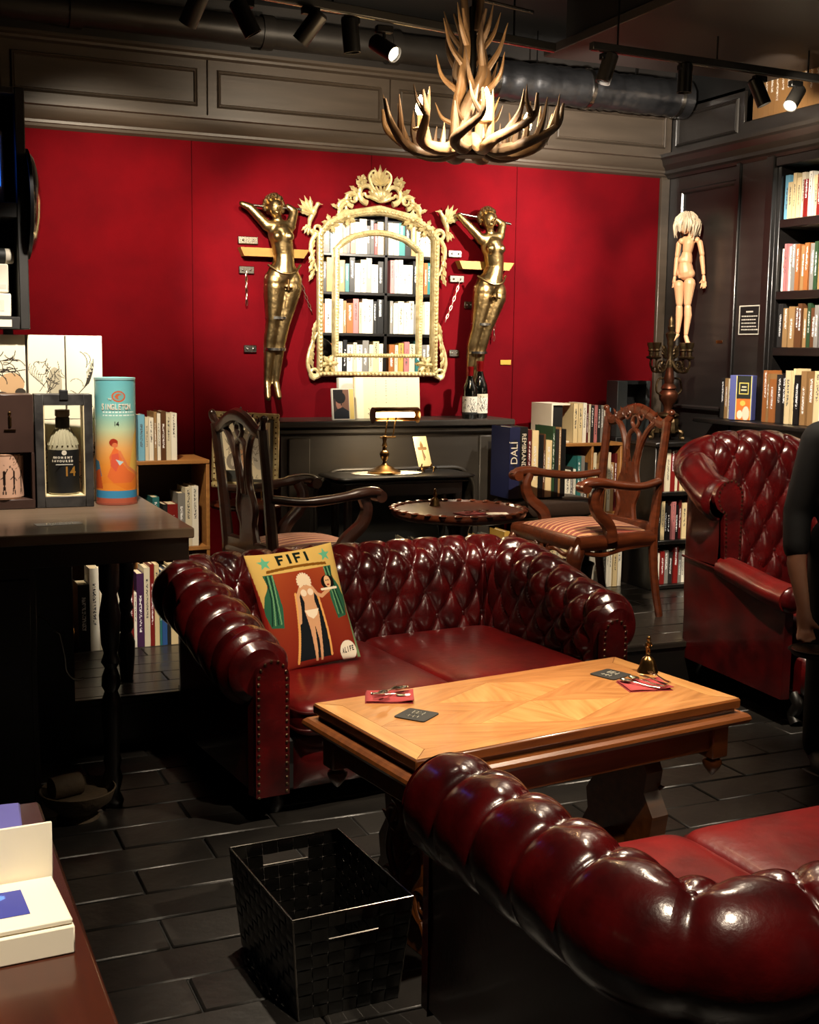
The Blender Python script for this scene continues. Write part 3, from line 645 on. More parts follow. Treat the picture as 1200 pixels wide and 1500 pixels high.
# ------------------------------------------------------------------ coffee table
ct = thing('coffee_table', 'golden oak coffee table with inlaid top and carved trestle legs', 'table', (1.608, 2.854, 0), R(8))
hl, hw = .53, .265
tt = MB().box(-hl, -hw, .572, hl, hw, .599, .004).build('tabletop', OAKD, ct)
bw = .055
def veneer(poly, material, name='veneer_piece', rot=0.):
    c = (sum(p[0] for p in poly) / len(poly), sum(p[1] for p in poly) / len(poly)); ca, sa = math.cos(-rot), math.sin(-rot)
    q = [((x - c[0]) * .996, (y - c[1]) * .996) for x, y in poly]; q = [(x * ca - y * sa, x * sa + y * ca) for x, y in q]; n = len(q)
    b = MB().add([(x, y, 0) for x, y in q] + [(x, y, .0016) for x, y in q], [tuple(range(n)), tuple(range(n, 2 * n))] + [(i, (i + 1) % n, (i + 1) % n + n, i + n) for i in range(n)])
    return b.build(name, material, tt, False, loc=(c[0], c[1], .5988), rot=(0, 0, rot))
a, b_ = hl - .004, hw - .004; ai, bi = a - bw, b_ - bw
veneer([(-a, -b_), (a, -b_), (ai, -bi), (-ai, -bi)], OAK); veneer([(a, b_), (-a, b_), (-ai, bi), (ai, bi)], OAK)
veneer([(a, -b_), (a, b_), (ai, bi), (ai, -bi)], OAKX); veneer([(-a, b_), (-a, -b_), (-ai, -bi), (-ai, bi)], OAKX)
for sx in (-1, 1):
    for sy in (-1, 1):
        fl_ = lambda pts: [(sx * x, sy * y) for x, y in pts]
        veneer(fl_([(0, bi), (ai, bi), (ai, 0)]), OAK, rot=sx * sy * -.4)
        veneer(fl_([(0, 0), (0, bi), (ai * .5, bi * .5)]), OAKX, rot=sx * sy * .35); veneer(fl_([(0, 0), (ai * .5, bi * .5), (ai, 0)]), OAK, rot=sx * sy * .55)
def frame_loop(par, prof, hx, hy, material, name):
    """moulding profile (outset, z) swept round a rectangle with mitred corners"""
    vs = []; n = len(prof); b = MB()
    for sx, sy in ((-1, -1), (1, -1), (1, 1), (-1, 1)): vs += [(sx * (hx + o), sy * (hy + o), z) for o, z in prof]
    return b.add(vs, [(c * n + i, ((c + 1) % 4) * n + i, ((c + 1) % 4) * n + (i + 1) % n, c * n + (i + 1) % n) for c in range(4) for i in range(n)]).build(name, material, par, ang=25)
frame_loop(ct, [(-.1, .572), (-.012, .572), (-.012, .560), (.012, .559), (.020, .552), (.022, .543), (.016, .533), (.004, .528), (-.1, .528)], hl, hw, OAKD, 'edge_moulding')
for x0, y0, x1, y1 in ((-hl + .05, -hw + .035, hl - .05, -hw + .06), (-hl + .05, hw - .06, hl - .05, hw - .035), (-hl + .035, -hw + .06, -hl + .06, hw - .06), (hl - .06, -hw + .06, hl - .035, hw - .06)):
    MB().box(x0, y0, .45, x1, y1, .53, .004).build('apron', OAKD, ct)
for x in (-hl + .05, hl - .05):
    for y in (-hw + .05, hw - .05):
        MB().box(x - .03, y - .03, .43, x + .03, y + .03, .53, .004).build('corner_block', OAKD, ct)
        MB().lathe([(0, .372), (.006, .376), (.022, .396), (.028, .41), (.026, .418), (.016, .424), (.024, .43)], 16, T(x, y, 0)).build('corner_drop', OAKD, ct)
for s in (-1, 1):
    x = s * (hl - .17); prof = [(-.21, .0), (-.21, .06), (-.165, .085), (-.17, .13), (-.135, .19), (-.145, .25), (-.105, .31), (-.115, .37), (-.09, .42), (-.1, .45)]
    prof = prof + [(-y, z) for y, z in reversed(prof)]
    tr = MB().prism(prof, -.03, .03, T(x, 0, 0, rz=PI / 2)).build('trestle', OAKD, ct, ang=30)
    cb = MB(); M_ = T(x + s * .031, 0, 0, rz=s * PI / 2)
    for q in (-1, 1):
        cb.tube(spiral((q * .06, .33), .048, 1.4, PI / 2, q), lerpl(.012, .006, 23), 8, M_); cb.tube(spiral((q * .085, .14), .05, 1.3, -PI / 2, -q), lerpl(.013, .006, 23), 8, M_)
        cb.tube(bez([(q * .1, 0, .06), (q * .05, 0, .15), (q * .09, 0, .24), (q * .03, 0, .40)], 18), .010, 8, M_)
        for k_ in range(4): cb.leaf((q * .02, 0, .2 + .03 * k_), PI / 2 - q * (.5 + .25 * k_), .11, .035, .014, M=M_)
    cb.leaf((0, 0, .12), PI / 2, .2, .06, .02, M=M_); cb.build('carving', OAKD, tr)
MB().box(-hl + .17, -.03, .1, hl - .17, .03, .17, .006).build('stretcher', OAKD, ct)
# things on it
TOPZ = .6005
def tpos(x, y): return (x, y, TOPZ)
CHALK = mat('grey_print', (.72, .70, .64), .7); CARDBLK = mat('charcoal_card', (.09, .095, .085), .6)
def coaster(loc, rz, label):
    t = thing('coaster', label, 'coaster', loc, rz, 'square coasters'); r_ = .008; h = .045
    pl = [(sx * (h - r_) + r_ * math.cos(a), sy * (h - r_) + r_ * math.sin(a)) for sx, sy, a0 in ((1, 1, 0), (-1, 1, PI / 2), (-1, -1, PI), (1, -1, 1.5 * PI)) for a in (a0, a0 + PI / 4, a0 + PI / 2)]
    n = len(pl); MB().add([(x, y, z) for z in (0, .003) for x, y in pl], [tuple(range(n)), tuple(range(n, 2 * n))] + [(i, (i + 1) % n, (i + 1) % n + n, i + n) for i in range(n)]).build('card', CARDBLK, t, False)
    b = MB()
    for p in (((-.026, .012), (-.012, .014)), ((-.02, .02), (-.018, -.012)), ((-.028, -.002), (-.010, 0)), ((-.026, -.014), (-.010, -.012)), ((.002, .016), (.026, .018)), ((.004, .004), (.024, .006)), ((.013, .02), (.012, -.016)), ((.002, -.014), (.026, -.013)), ((.004, .014), (.003, -.004)), ((.024, .016), (.024, -.002))):
        b.tube([(*p[0], .0033), (*p[1], .0033)], .0017, 6, flat=.25, upv=(0, 0, 1) if False else None)
    b.build('brush_lettering', CHALK, t)
coaster(tpos(1.262, 2.838), R(38), 'dark square coaster beside the left napkin on the coffee table'); coaster(tpos(1.962, 3.005), R(20), 'dark square coaster left of the brass bell')
NAPK = mat('dusty_red_napkin', (.56, .17, .17), .9, c2=(.50, .14, .15), scale=9, bump=.1, bscale=80)
def napkin(loc, rz, label, w=.13, d=.11, parz=0):
    t = thing('napkin', label, 'napkin', loc, rz, 'folded red napkins')
    for k, (dx, dz) in enumerate(((0, .0), (.003, .0022))):
        n = 9; vs = []; 
        for i in range(n):
            for j in range(n):
                u, v = i / (n - 1) - .5, j / (n - 1) - .5; vs.append((u * w + dx, v * d + dx, dz + .0012 + .004 * max(0, u - .2) * 8 * abs(v) * k + .001 * math.sin(9 * u + 4 * v) * k))
        b = MB().add(vs, [(i * n + j, i * n + n + j, i * n + n + j + 1, i * n + j + 1) for i in range(n - 1) for j in range(n - 1)]); o = b.build('napkin_fold', NAPK, t)
        md = o.modifiers.new('thick', 'SOLIDIFY'); md.thickness = .0016
    return t
SILVER = mat('polished_cutlery', (.78, .74, .68), .14, 1.)
def spoon(loc, rz, label, ln=.125, tilt=.06, fork=False):
    t = thing('fork' if fork else 'spoon', label, 'cutlery', loc, 0, 'cutlery on napkins', rot=(0, tilt, rz))
    pts = bez([(0, 0, .004), (ln * .3, 0, .003), (ln * .62, 0, .006), (ln * .72, 0, .004)], 14)
    MB().tube(pts, [.0045, .0048, .0045, .004, .0034, .003, .0026, .0024, .0023, .0023, .0024, .0026, .003, .0035, .0035, .0035][:len(pts)], 8, flat=2.0 if False else .5, upv=(0, 1, 0)).build('handle', SILVER, t)
    b = MB()
    if fork:
        b.sq((ln * .76, 0, .004), (.012, .009, .0015), .7, .6, 6)
        for q in (-1, 0, 1): b.tube([(ln * .8, q * .0055, .004), (ln * .9, q * .0055, .003), (ln, q * .005, .006)], [.0016, .0015, .0008], 6)
        b.build('tines', SILVER, t)
    else:
        K = 9; vs = []
        for i in range(K):
            for k in range(16):
                r_ = i / (K - 1); vs.append((ln * .85 + .021 * r_ * math.cos(2 * PI * k / 16), .0135 * r_ * math.sin(2 * PI * k / 16), .001 + .006 * r_ * r_))
        b.add(vs, [(i * 16 + k, i * 16 + (k + 1) % 16, i * 16 + 16 + (k + 1) % 16, i * 16 + 16 + k) for i in range(K - 1) for k in range(16)]); o = b.build('bowl', SILVER, t)
        o.modifiers.new('thick', 'SOLIDIFY').thickness = .0012
    return t
napkin(tpos(1.257, 3.015), R(-22), 'folded red napkin under cutlery at the left end of the coffee table')
napkin(tpos(1.985, 2.865), R(-12), 'folded red napkin under cutlery in front of the brass bell')
zc = TOPZ + .0055
spoon((1.215, 3.045, zc), R(-30), 'fork lying across the left napkin', .11, .0, True); spoon((1.21, 3.02, zc + .006), R(12), 'spoon crossing over the fork on the left napkin', .115, .0); spoon((1.29, 3.045, zc + .012), R(-140), 'small spoon lying on top on the left napkin', .09, .0)
for k_, (x, y, rz, fk, l) in enumerate(((2.028, 2.808, 118, 0, 'spoon nearest the coaster on the right napkin'), (2.04, 2.806, 108, 0, 'spoon second from the coaster on the right napkin'), (2.052, 2.808, 96, 1, 'fork between the spoons and the table end, right napkin'), (2.063, 2.812, 84, 1, 'outermost fork on the right napkin'))):
    spoon((x - .028, y - .0, zc + .0035 * k_), R(rz), l, .13 if not fk else .12, 0, bool(fk))
def bell(loc, s, label, figure=True):
    t = thing('hand_bell', label, 'bell', loc, 0, 'table bells')
    MB().lathe([(0.0, .004), (.024, .002), (.031, 0), (.030, .006), (.026, .013), (.023, .026), (.020, .036), (.015, .043), (.008, .047), (.006, .052), (.008, .055), (.004, .058), (0, .058)], 24, T(s=s)).build('bell_body', BRASS if figure else BRASS, t)
    z = .056; q = lambda *p: tuple(s * v for v in p); c = lambda p, r, a, b: (q(*p), q(*r), a * s, b * s)
    if figure:
        organic('figure_handle', [c((-.004, 0, z), (-.005, 0, z + .017), .0028, .0034), c((.004, 0, z), (.004, 0, z + .017), .0028, .0034), c((0, 0, z + .017), (0, 0, z + .032), .0062, .0068), c((-.008, 0, z + .031), (-.011, -.002, z + .021), .0026, .0022), c((.008, 0, z + .031), (.0125, .001, z + .023), .0026, .0022), c((-.011, -.002, z + .021), (-.004, -.005, z + .018), .0022, .002), c((.0125, .001, z + .023), (.005, -.004, z + .018), .0022, .002), c((0, 0, z + .033), (0, 0, z + .038), .003, .003), (q(0, 0, z + .044), q(.0068, .007, .0078))], .0011 * s, BRASS, t, 3)
    else: MB().lathe([(.006, .05), (.011, .058), (.012, .066), (.008, .076), (.006, .08), (.008, .086), (.006, .094), (0, .097)], 16, T(s=s)).build('figure_handle', BRASS, t)
bell(tpos(2.085, 2.995), 1.02, 'brass hand bell with a small figure for a handle on coffee table')
# ------------------------------------------------------------------ woven basket
STRAP = mat('black_woven_strap', (.075, .072, .066), .3, c2=(.05, .048, .044), scale=12, bump=.1); STRAP2 = mat('charcoal_woven_strap', (.105, .10, .09), .3, c2=(.075, .07, .065), scale=12, bump=.1)
kt = thing('woven_basket', 'open black woven strap basket on the floor beside the near sofa', 'basket', (.958, 2.745, .0), R(3))
bx, by, bh = .152, .225, .262; ins = .025
def wallpt(side, u, v, off):   # u along, v up, tapering to the foot
    t_ = v / bh; ex, ey = bx - ins * (1 - t_), by - ins * (1 - t_)
    return ((u * ex, -ey - off, v), (u * ex, ey + off, v), (-ex - off, u * ey, v), (ex + off, u * ey, v))[side]
for side in range(4):
    nU = 7 if side < 2 else 10; nV = 8; sm = [None, None]
    sd = bpy.data.objects.new('woven_side', None)
    for kind in (0, 1):
        b = MB()
        for i in range(nU):
            for j in range(nV):
                if (i + j) % 2 != kind or (j == nV - 2 and side < 2 and i in (2, 3, 4)): continue
                u0, u1 = -1 + 2 * i / nU + .006, -1 + 2 * (i + 1) / nU - .006; v0, v1 = bh * j / nV + .001, bh * (j + 1) / nV - .001; um, vm = (u0 + u1) / 2, (v0 + v1) / 2; K = 3; vs = []
                for face in (1, -1):
                    for p in range(4):
                        for q in range(4):
                            w_ = math.sin(PI * (p / 3 if kind else q / 3)); vs.append(wallpt(side, u0 + (u1 - u0) * p / 3, v0 + (v1 - v0) * q / 3, face * (.0012 + .0022 * w_)))
                fs = [(f * 16 + p * 4 + q, f * 16 + p * 4 + 4 + q, f * 16 + p * 4 + 5 + q, f * 16 + p * 4 + 1 + q) for f in (0, 1) for p in range(3) for q in range(3)]
                b.add(vs, fs)
        stuff(b.build('woven_straps', (STRAP, STRAP2)[kind], kt))
MB().box(-bx + ins, -by + ins, .001, bx - ins, by - ins, .008, .003).build('basket_floor', STRAP, kt)
MB().tube([wallpt(0, -1, bh, 0), wallpt(0, 1, bh, 0), wallpt(1, 1, bh, 0), wallpt(1, -1, bh, 0)], .0034, 8, closed=True).build('rim_wire', STEEL, kt)
for s in (0, 1):
    MB().tube([wallpt(s, u, bh * .76, .004) for u in (-.43, -.2, 0, .2, .43)], .003, 6).build('handle_edge', STEEL, kt)
for c in ((-1, 0), (1, 0), (-1, 1), (1, 1)): MB().tube([wallpt(c[1], c[0], 0.004, 0), wallpt(c[1], c[0], bh, 0)], .0028, 6).build('corner_wire', STEEL, kt)
# ------------------------------------------------------------------ carved armchairs
def striped():
    m = bpy.data.materials.new('striped_seat_cloth'); m.use_nodes = True; nt = m.node_tree; p = nt.nodes['Principled BSDF']; L = nt.links.new
    tc = nt.nodes.new('ShaderNodeTexCoord'); sp = nt.nodes.new('ShaderNodeSeparateXYZ'); L(tc.outputs['Object'], sp.inputs[0])
    mu = nt.nodes.new('ShaderNodeMath'); mu.operation = 'MULTIPLY'; mu.inputs[1].default_value = 25; L(sp.outputs[1], mu.inputs[0])
    fr = nt.nodes.new('ShaderNodeMath'); fr.operation = 'FRACT'; L(mu.outputs[0], fr.inputs[0])
    cr = nt.nodes.new('ShaderNodeValToRGB'); e = cr.color_ramp; e.interpolation = 'CONSTANT'
    cols = [(0, (.66, .46, .30)), (.38, (.34, .10, .07)), (.52, (.48, .19, .11)), (.8, (.30, .09, .06)), (.94, (.5, .3, .18))]
    e.elements[0].color = (*lin(cols[0][1]), 1); e.elements[1].position = cols[1][0]; e.elements[1].color = (*lin(cols[1][1]), 1)
    for q, c in cols[2:]: n = e.elements.new(q); n.color = (*lin(c), 1)
    L(fr.outputs[0], cr.inputs[0]); L(cr.outputs[0], p.inputs['Base Color']); p.inputs['Roughness'].default_value = .75; p.inputs['Sheen Weight'].default_value = .2
    return m
STRIPE = striped()
def armchair(name, label, loc, rz, wd):
    """faces +x; origin on the floor under the middle of the back posts"""
    t = thing(name, label, 'armchair', loc, rz, 'carved open armchairs'); sw, fwid, dp, sh = .235, .29, .50, .46
    back = lambda z: -.06 * max(0, (z - sh) / .6) ** 1.1 - (.06 * (1 - z / sh) ** 2 if z < sh else 0)
    for s in (-1, 1):
        pts = [(back(z) + .0, s * (sw + (.012 * max(0, (z - sh) / .55))), z) for z in (0, .12, .25, .38, sh, .58, .72, .86, .95, 1.0)]
        MB().tube(pts, [.019, .02, .022, .025, .027, .025, .023, .022, .022, .022], 8, upv=(1, 0, 0), flat=.85, square=True).build('back_post', wd, t)
    # crest rail with ears and carving
    cr = MB(); pts = bez([(back(1.0) - .01, -.272, 1.04), (back(1.0), -.245, 1.005), (back(1.0), -.2, .985), (back(1.02), -.1, 1.03), (back(1.04), 0, 1.05), (back(1.02), .1, 1.03), (back(1.0), .2, .985), (back(1.0), .245, 1.005), (back(1.0) - .01, .272, 1.04)], 40)
    n = len(pts); cr.tube(pts, [.016 + .016 * math.sin(PI * min(1, max(0, i / (n - 1)))) for i in range(n)], 8, upv=(0, 0, 1), flat=[.75] * n)
    co = cr.build('crest_rail', wd, t); cb = MB()
    for s in (-1, 1):
        M_ = T(back(1.03) + .018, 0, 0, rz=PI / 2)
        cb.tube(spiral((s * .06, 1.02), .03, 1.2, PI / 2, s), lerpl(.008, .004, 23), 6, M_); cb.tube(spiral((s * .15, 1.0), .024, 1.2, PI / 2, -s), lerpl(.007, .004, 23), 6, M_)
        for k in range(3): cb.leaf((s * (.03 + .06 * k), 0, 1.03 - .012 * k), PI / 2 - s * .7, .055, .02, .008, M=M_)
        cb.sphere((back(1.05), s * .272, 1.045), .018, 6)
    cb.leaf((0, 0, 1.03), PI / 2, .055, .03, .01, M=T(back(1.03) + .018, 0, 0, rz=PI / 2)); stuff(cb.build('carving', wd, co))
    # pierced splat: looping straps
    X = lambda z: back(z) + .004
    sp = MB(); f = lambda y, z: (X(z), y, z)
    for s in (-1, 1):
        sp.tube(bez([f(s * .075, .48), f(s * .058, .56), f(s * .082, .64), f(s * .05, .74), f(s * .062, .86), f(s * .11, .95), f(s * .16, .99)], 36), .0155, 8, upv=(1, 0, 0), flat=1.0, square=True)
        sp.tube(bez([f(s * .022, .70), f(s * .024, .78), f(s * .042, .85), f(s * .04, .92), f(s * .0, .95)], 24), .0125, 8, upv=(1, 0, 0), square=True)
        sp.tube(bez([f(0, .95), f(s * .028, .98), f(s * .02, 1.01), f(0, 1.02)], 12), .011, 8, upv=(1, 0, 0), square=True)
    lo = [(-.075, .475), (-.058, .56), (-.075, .63), (-.05, .72), (-.035, .78), (.035, .78), (.05, .72), (.075, .63), (.058, .56), (.075, .475)]
    sp.prism([(y, z) for y, z in lo], -.009, .009, T(X(.6), 0, 0, rz=PI / 2) @ T(0, 0, 0, rx=0)); so = sp.build('pierced_splat', wd, t)
    cb = MB(); M_ = T(X(.66) + .012, 0, 0, rz=PI / 2)
    for s in (-1, 1): cb.tube(spiral((s * .03, .66), .026, 1.2, 0 if s > 0 else PI, -s), lerpl(.006, .003, 23), 6, M_)
    for k in range(3): cb.leaf((0, 0, .72 + .03 * k), PI / 2, .08, .03, .01, M=M_)
    stuff(cb.build('carving', wd, so)); MB().box(X(.47) - .018, -sw, .42, X(.47) + .02, sw, .49, .006).build('shoe_rail', wd, t)
    # seat frame, drop-in seat
    pl = [(0, -sw), (dp, -fwid), (dp, fwid), (0, sw)]
    for i, (a, b) in enumerate(((0, 1), (1, 2), (2, 3), (3, 0))):
        (x0, y0), (x1, y1) = pl[a], pl[b]; MB().tube([(x0, y0, .415), (x1, y1, .415)], .038, 8, upv=(0, 0, 1), flat=.6, square=True).build('seat_rail', wd, t)
    ap = MB(); M_ = T(dp + .016, 0, 0, rz=PI / 2)
    ap.tube(bez([(dp + .006, -fwid, .38), (dp + .008, -.2, .352), (dp + .008, -.1, .372), (dp + .01, 0, .348), (dp + .008, .1, .372), (dp + .008, .2, .352), (dp + .006, fwid, .38)], 36), .013, 6)
    for s in (-1, 1):
        ap.tube(bez([(dp, s * fwid, .38), (dp * .7, s * (fwid - .015), .352), (dp * .4, s * (fwid - .03), .372), (0.02, s * sw, .38)], 18), .012, 6)
        ap.tube(spiral((s * .06, .365), .02, 1.1, PI / 2, s), .005, 6, M_)
    ap.leaf((0, 0, .38), -PI / 2, .05, .04, .012, M=M_); ap.build('carved_apron', wd, t)
    n = 18; vs = []
    for i in range(n + 1):
        for j in range(n + 1):
            u, v = i / n, j / n - .5; wdt = (sw + (fwid - sw) * u) * 2 - .03; e = (math.sin(PI * u) * math.cos(PI * v)) ; vs.append((.015 + u * (dp - .03), v * wdt, .445 + .05 * max(0, e) ** .45))
    MB().add(vs, [(i * (n + 1) + j, (i + 1) * (n + 1) + j, (i + 1) * (n + 1) + j + 1, i * (n + 1) + j + 1) for i in range(n) for j in range(n)]).build('seat', STRIPE, t)
    for s in (-1, 1):
        MB().tube(bez([(dp - .02, s * (fwid - .025), .40), (dp + .012, s * (fwid - .012), .33), (dp + .004, s * (fwid - .02), .22), (dp - .025, s * (fwid - .03), .1), (dp - .015, s * (fwid - .025), .03), (dp + .01, s * (fwid - .02), .012)], 24), [.036, .04, .042, .042, .04, .037, .034, .031, .028, .026, .024, .022, .021, .02, .02, .02, .021, .023, .025, .027, .028, .028, .026, .024, .02, .02][:25], 12).build('front_leg', wd, t)
        ya = s * (fwid + .005)
        ar = MB().tube(bez([(back(.70) + .01, s * (sw + .012), .70), (.12, s * (sw + .05), .685), (.26, s * (fwid + .02), .695), (.40, s * (fwid + .03), .715), (.47, s * (fwid + .02), .712), (.5, s * (fwid + .01), .69)], 30), [.02] * 8 + [.022] * 8 + [.026] * 15, 10, upv=(0, 0, 1), flat=1.1).build('armrest', wd, t)
        MB().tube([(.487, ya - s * .022, .695), (.487, ya + s * .04, .695)], .027, 14).build('arm_scroll', wd, ar)
        MB().tube(bez([(.30, s * (fwid - .0), .42), (.325, s * (fwid + .0), .50), (.40, s * (fwid + .01), .57), (.425, s * (fwid + .015), .64), (.40, s * (fwid + .02), .70)], 24), lerpl(.028, .02, 25), 10, upv=(0, 1, 0), flat=1.15, square=True).build('arm_support', wd, t)
    return t
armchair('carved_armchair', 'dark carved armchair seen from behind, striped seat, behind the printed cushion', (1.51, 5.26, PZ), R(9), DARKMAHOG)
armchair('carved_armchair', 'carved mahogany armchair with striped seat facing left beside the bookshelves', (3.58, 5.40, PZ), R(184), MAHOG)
# ------------------------------------------------------------------ round pedestal table and the things on it
rt_ = thing('pedestal_table', 'round dark red mahogany pedestal table between the two carved armchairs', 'table', (2.51, 5.19, PZ))
MB().lathe([(0, .56), (.29, .56), (.31, .568), (.318, .578), (.322, .592), (.318, .606), (.306, .607), (.300, .598), (0, .598)], 64).build('tabletop', MAHOG, rt_)
sc = MB()
for k in range(28): a = 2 * PI * k / 28; sc.sphere((.314 * math.cos(a), .314 * math.sin(a), .604), (.02, .02, .007), 4)
stuff(sc.build('piecrust_rim', MAHOG, rt_))
MB().lathe([(.05, .08), (.035, .10), (.055, .16), (.06, .2), (.035, .26), (.028, .34), (.04, .44), (.05, .50), (.07, .55), (.07, .562)], 24).build('pedestal', DARKMAHOG, rt_)
for k in range(3):
    a = 2 * PI * k / 3 + .5; MB().tube(bez([(.03 * math.cos(a), .03 * math.sin(a), .15), (.12 * math.cos(a), .12 * math.sin(a), .12), (.2 * math.cos(a), .2 * math.sin(a), .05), (.26 * math.cos(a), .26 * math.sin(a), .022)], 16), lerpl(.034, .02, 17), 8).build('leg', DARKMAHOG, rt_)
bell((2.455, 5.34, PZ + .5985), .86, 'small brass figure bell on the round pedestal table', False)
napkin((2.48, 5.01, PZ + .5987), R(10), 'red napkin under cutlery on the round pedestal table', .12, .10)
spoon((2.45, 5.0, PZ + .604), R(25), 'spoon on the napkin on the round table', .12, 0); spoon((2.46, 5.03, PZ + .608), R(-8), 'fork on the napkin on the round table', .12, 0, True)
tag(MB().box(-.05, -.035, 0, .05, .035, .002, .0008).build('paper_card', WHITE_P, loc=(2.61, 4.985, PZ + .5986), rot=(0, 0, R(-14))), 'blank white paper card on the round pedestal table', 'card')
# ------------------------------------------------------------------ mantelpiece
mp = thing('mantelpiece', 'black wooden fireplace surround with an arched opening under the gilt mirror', 'mantelpiece', (0, 0, PZ))
mx0, mx1, mf = 1.93, 3.22, 6.13; sz = 1.165 - PZ
MB().box(mx0 - .06, mf - .055, sz - .035, mx1 + .06, WY - .002, sz, .006).build('mantel_shelf', MANTELM, mp)
MB().box(mx0 - .03, mf - .03, sz - .075, mx1 + .03, WY - .002, sz - .035, .012).build('shelf_moulding', MANTELM, mp)
ox0, ox1, ot = 2.12, 3.06, .70; arch = [(ox0, 0)] + [(ox0, ot - .14)] + [(ox0 + .14 - .14 * math.cos(a), ot - .14 + .14 * math.sin(a)) for a in [PI / 2 * i / 8 for i in range(1, 9)]] + [(ox1 - .14 + .14 * math.sin(a), ot - .14 + .14 * math.cos(a)) for a in [PI / 2 * i / 8 for i in range(0, 9)]] + [(ox1, 0)]
MB().prism([(mx0, 0), (mx0, sz - .075), (mx1, sz - .075), (mx1, 0)] + list(reversed(arch)), mf, mf + .12).build('surround', MANTELM, mp, False)
MB().tube([(x, mf - .004, z) for x, z in arch], .011, 8).build('arch_bead', MANTELM, mp)
MB().box(mx0, mf + .12, 0, ox0, WY - .002, sz - .075).build('inner_cheek', BLACK, mp, False); MB().box(ox1, mf + .12, 0, mx1, WY - .002, sz - .075).build('inner_cheek', BLACK, mp, False)
MB().box(ox0, WY - .03, 0, ox1, WY - .004, sz - .075).build('fireback', BLACK, mp, False)
for x in (mx0 + .095, mx1 - .08): MB().box(x - .06, mf - .018, .0, x + .06, mf, sz - .09, .006).build('pilaster', MANTELM, mp)
# low side table in front of the hearth, with lamp, doily, framed card
st = thing('side_table', 'black side table standing half inside the fireplace under the desk lamp', 'table', (2.50, 5.92, PZ), R(0))
ttop = .70; MB().sq((0, 0, ttop - .012), (.40, .165, .013), .5, .22, 12).build('tabletop', BLACKWOOD, st); MB().sq((0, 0, ttop - .034), (.375, .145, .012), .5, .22, 12).build('top_moulding', BLACKWOOD, st)
MB().box(-.33, -.11, ttop - .11, .33, .11, ttop - .044, .004).build('apron', BLACKWOOD, st)
for x in (-.31, .31):
    for y in (-.095, .095): MB().lathe([(.014, 0), (.02, .03), (.016, .06), (.02, .3), (.014, .34), (.022, .4), (.022, .6)], 12, T(x, y, 0)).build('leg', BLACKWOOD, st)
LZ = PZ + ttop + .0015
dn = MB(); K = 72; vs = [(0, 0, .002)]
for ring_r in (.5, 1.0): vs += [(ring_r * (.19 + (.011 if ring_r == 1 and k % 3 == 0 else 0)) * math.cos(2 * PI * k / K), ring_r * (.105 + (.008 if ring_r == 1 and k % 3 == 0 else 0)) * math.sin(2 * PI * k / K), .002 - .0006 * ring_r) for k in range(K)]
dn.add(vs, [(0, 1 + k, 1 + (k + 1) % K) for k in range(K)] + [(1 + k, 1 + K + k, 1 + K + (k + 1) % K, 1 + (k + 1) % K) for k in range(K)])
o = tag(dn.build('lace_doily', WHITE_P, loc=(2.44, 5.91, LZ)), 'white lace doily under the brass desk lamp', 'doily')
lp = thing('desk_lamp', 'lit brass desk lamp with a tubular shade on the side table', 'lamp', (2.415, 5.89, LZ + .0035))
MB().lathe([(0, 0), (.085, 0), (.088, .008), (.07, .018), (.055, .022), (.04, .034), (.02, .042), (.012, .05)], 32).build('base', BRASS, lp)
MB().lathe([(.012, .05), (.009, .06), (.015, .068), (.022, .085), (.026, .098), (.022, .11), (.012, .118), (.01, .135), (.015, .142), (.009, .16), (.012, .175), (.013, .19), (.006, .195)], 20).build('stem', BRASS, lp)
MB().tube([(-.025, 0, .185), (.06, 0, .185)], .005, 8).build('cross_bar', BRASS, lp)
for dx in (0, .045): MB().tube([(dx, 0, .185), (dx + .01, -.02, .29)], .004, 8).build('shade_arm', BRASS, lp)
sd = MB(); K = 14; pr_ = []; 
for i in range(K + 1):
    a = -R(50) + R(195) * i / K; pr_.append((.042 * math.cos(a), .042 * math.sin(a)))
sm = MB().add([(x, y - .02, z + .30) for x in (-.075, .175) for y, z in pr_], [(i, i + 1, i + K + 2, i + K + 1) for i in range(K)]).build('lamp_shade', BRASS, lp); sm.modifiers.new('thick', 'SOLIDIFY').thickness = .0015
for x in (-.075, .175): MB().lathe([(0, -.001), (.042, -.001), (.042, .001), (0, .001)], 24, T(x, -.02, .30, ry=PI / 2)).build('shade_end', BRASS, sm)
MB().tube([(-.055, -.02, .302), (.155, -.02, .302)], .013, 12).build('bulb', mat('lamp_tube', (1, .9, .7), .3, emit=((1, .86, .62), 26)), lp)
l = bpy.data.lights.new('desk_lamp_light', 'AREA'); l.shape = 'RECTANGLE'; l.size = .2; l.size_y = .03; l.energy = 4; l.color = (1, .78, .5); lo_ = bpy.data.objects.new('desk_lamp_light', l); COL.objects.link(lo_); lo_.parent = lp; lo_.location = (.05, -.022, .275)
ec = thing('easel_card', 'small cream picture card on a brass easel beside the desk lamp', 'picture', (2.655, 5.90, LZ), R(12))
cv2 = Canvas(60, 90, (.90, .84, .66)); cv2.line([(.22, .6), (.8, .6)], .05, (.55, .42, .28)); cv2.line([(.5, .78), (.52, .25)], .06, (.6, .5, .36)); cv2.ell(.5, .68, .12, .1, (.5, .38, .24)); cv2.line([(.5, .5), (.62, .3)], .04, (.5, .4, .3))
cd_ = cv2.build('picture_card', lambda u, v: ((u - .5) * .085, v * .06, .03 + v * .155), PRINT, ec); cd_.modifiers.new('thick', 'SOLIDIFY').thickness = .003
eb = MB()
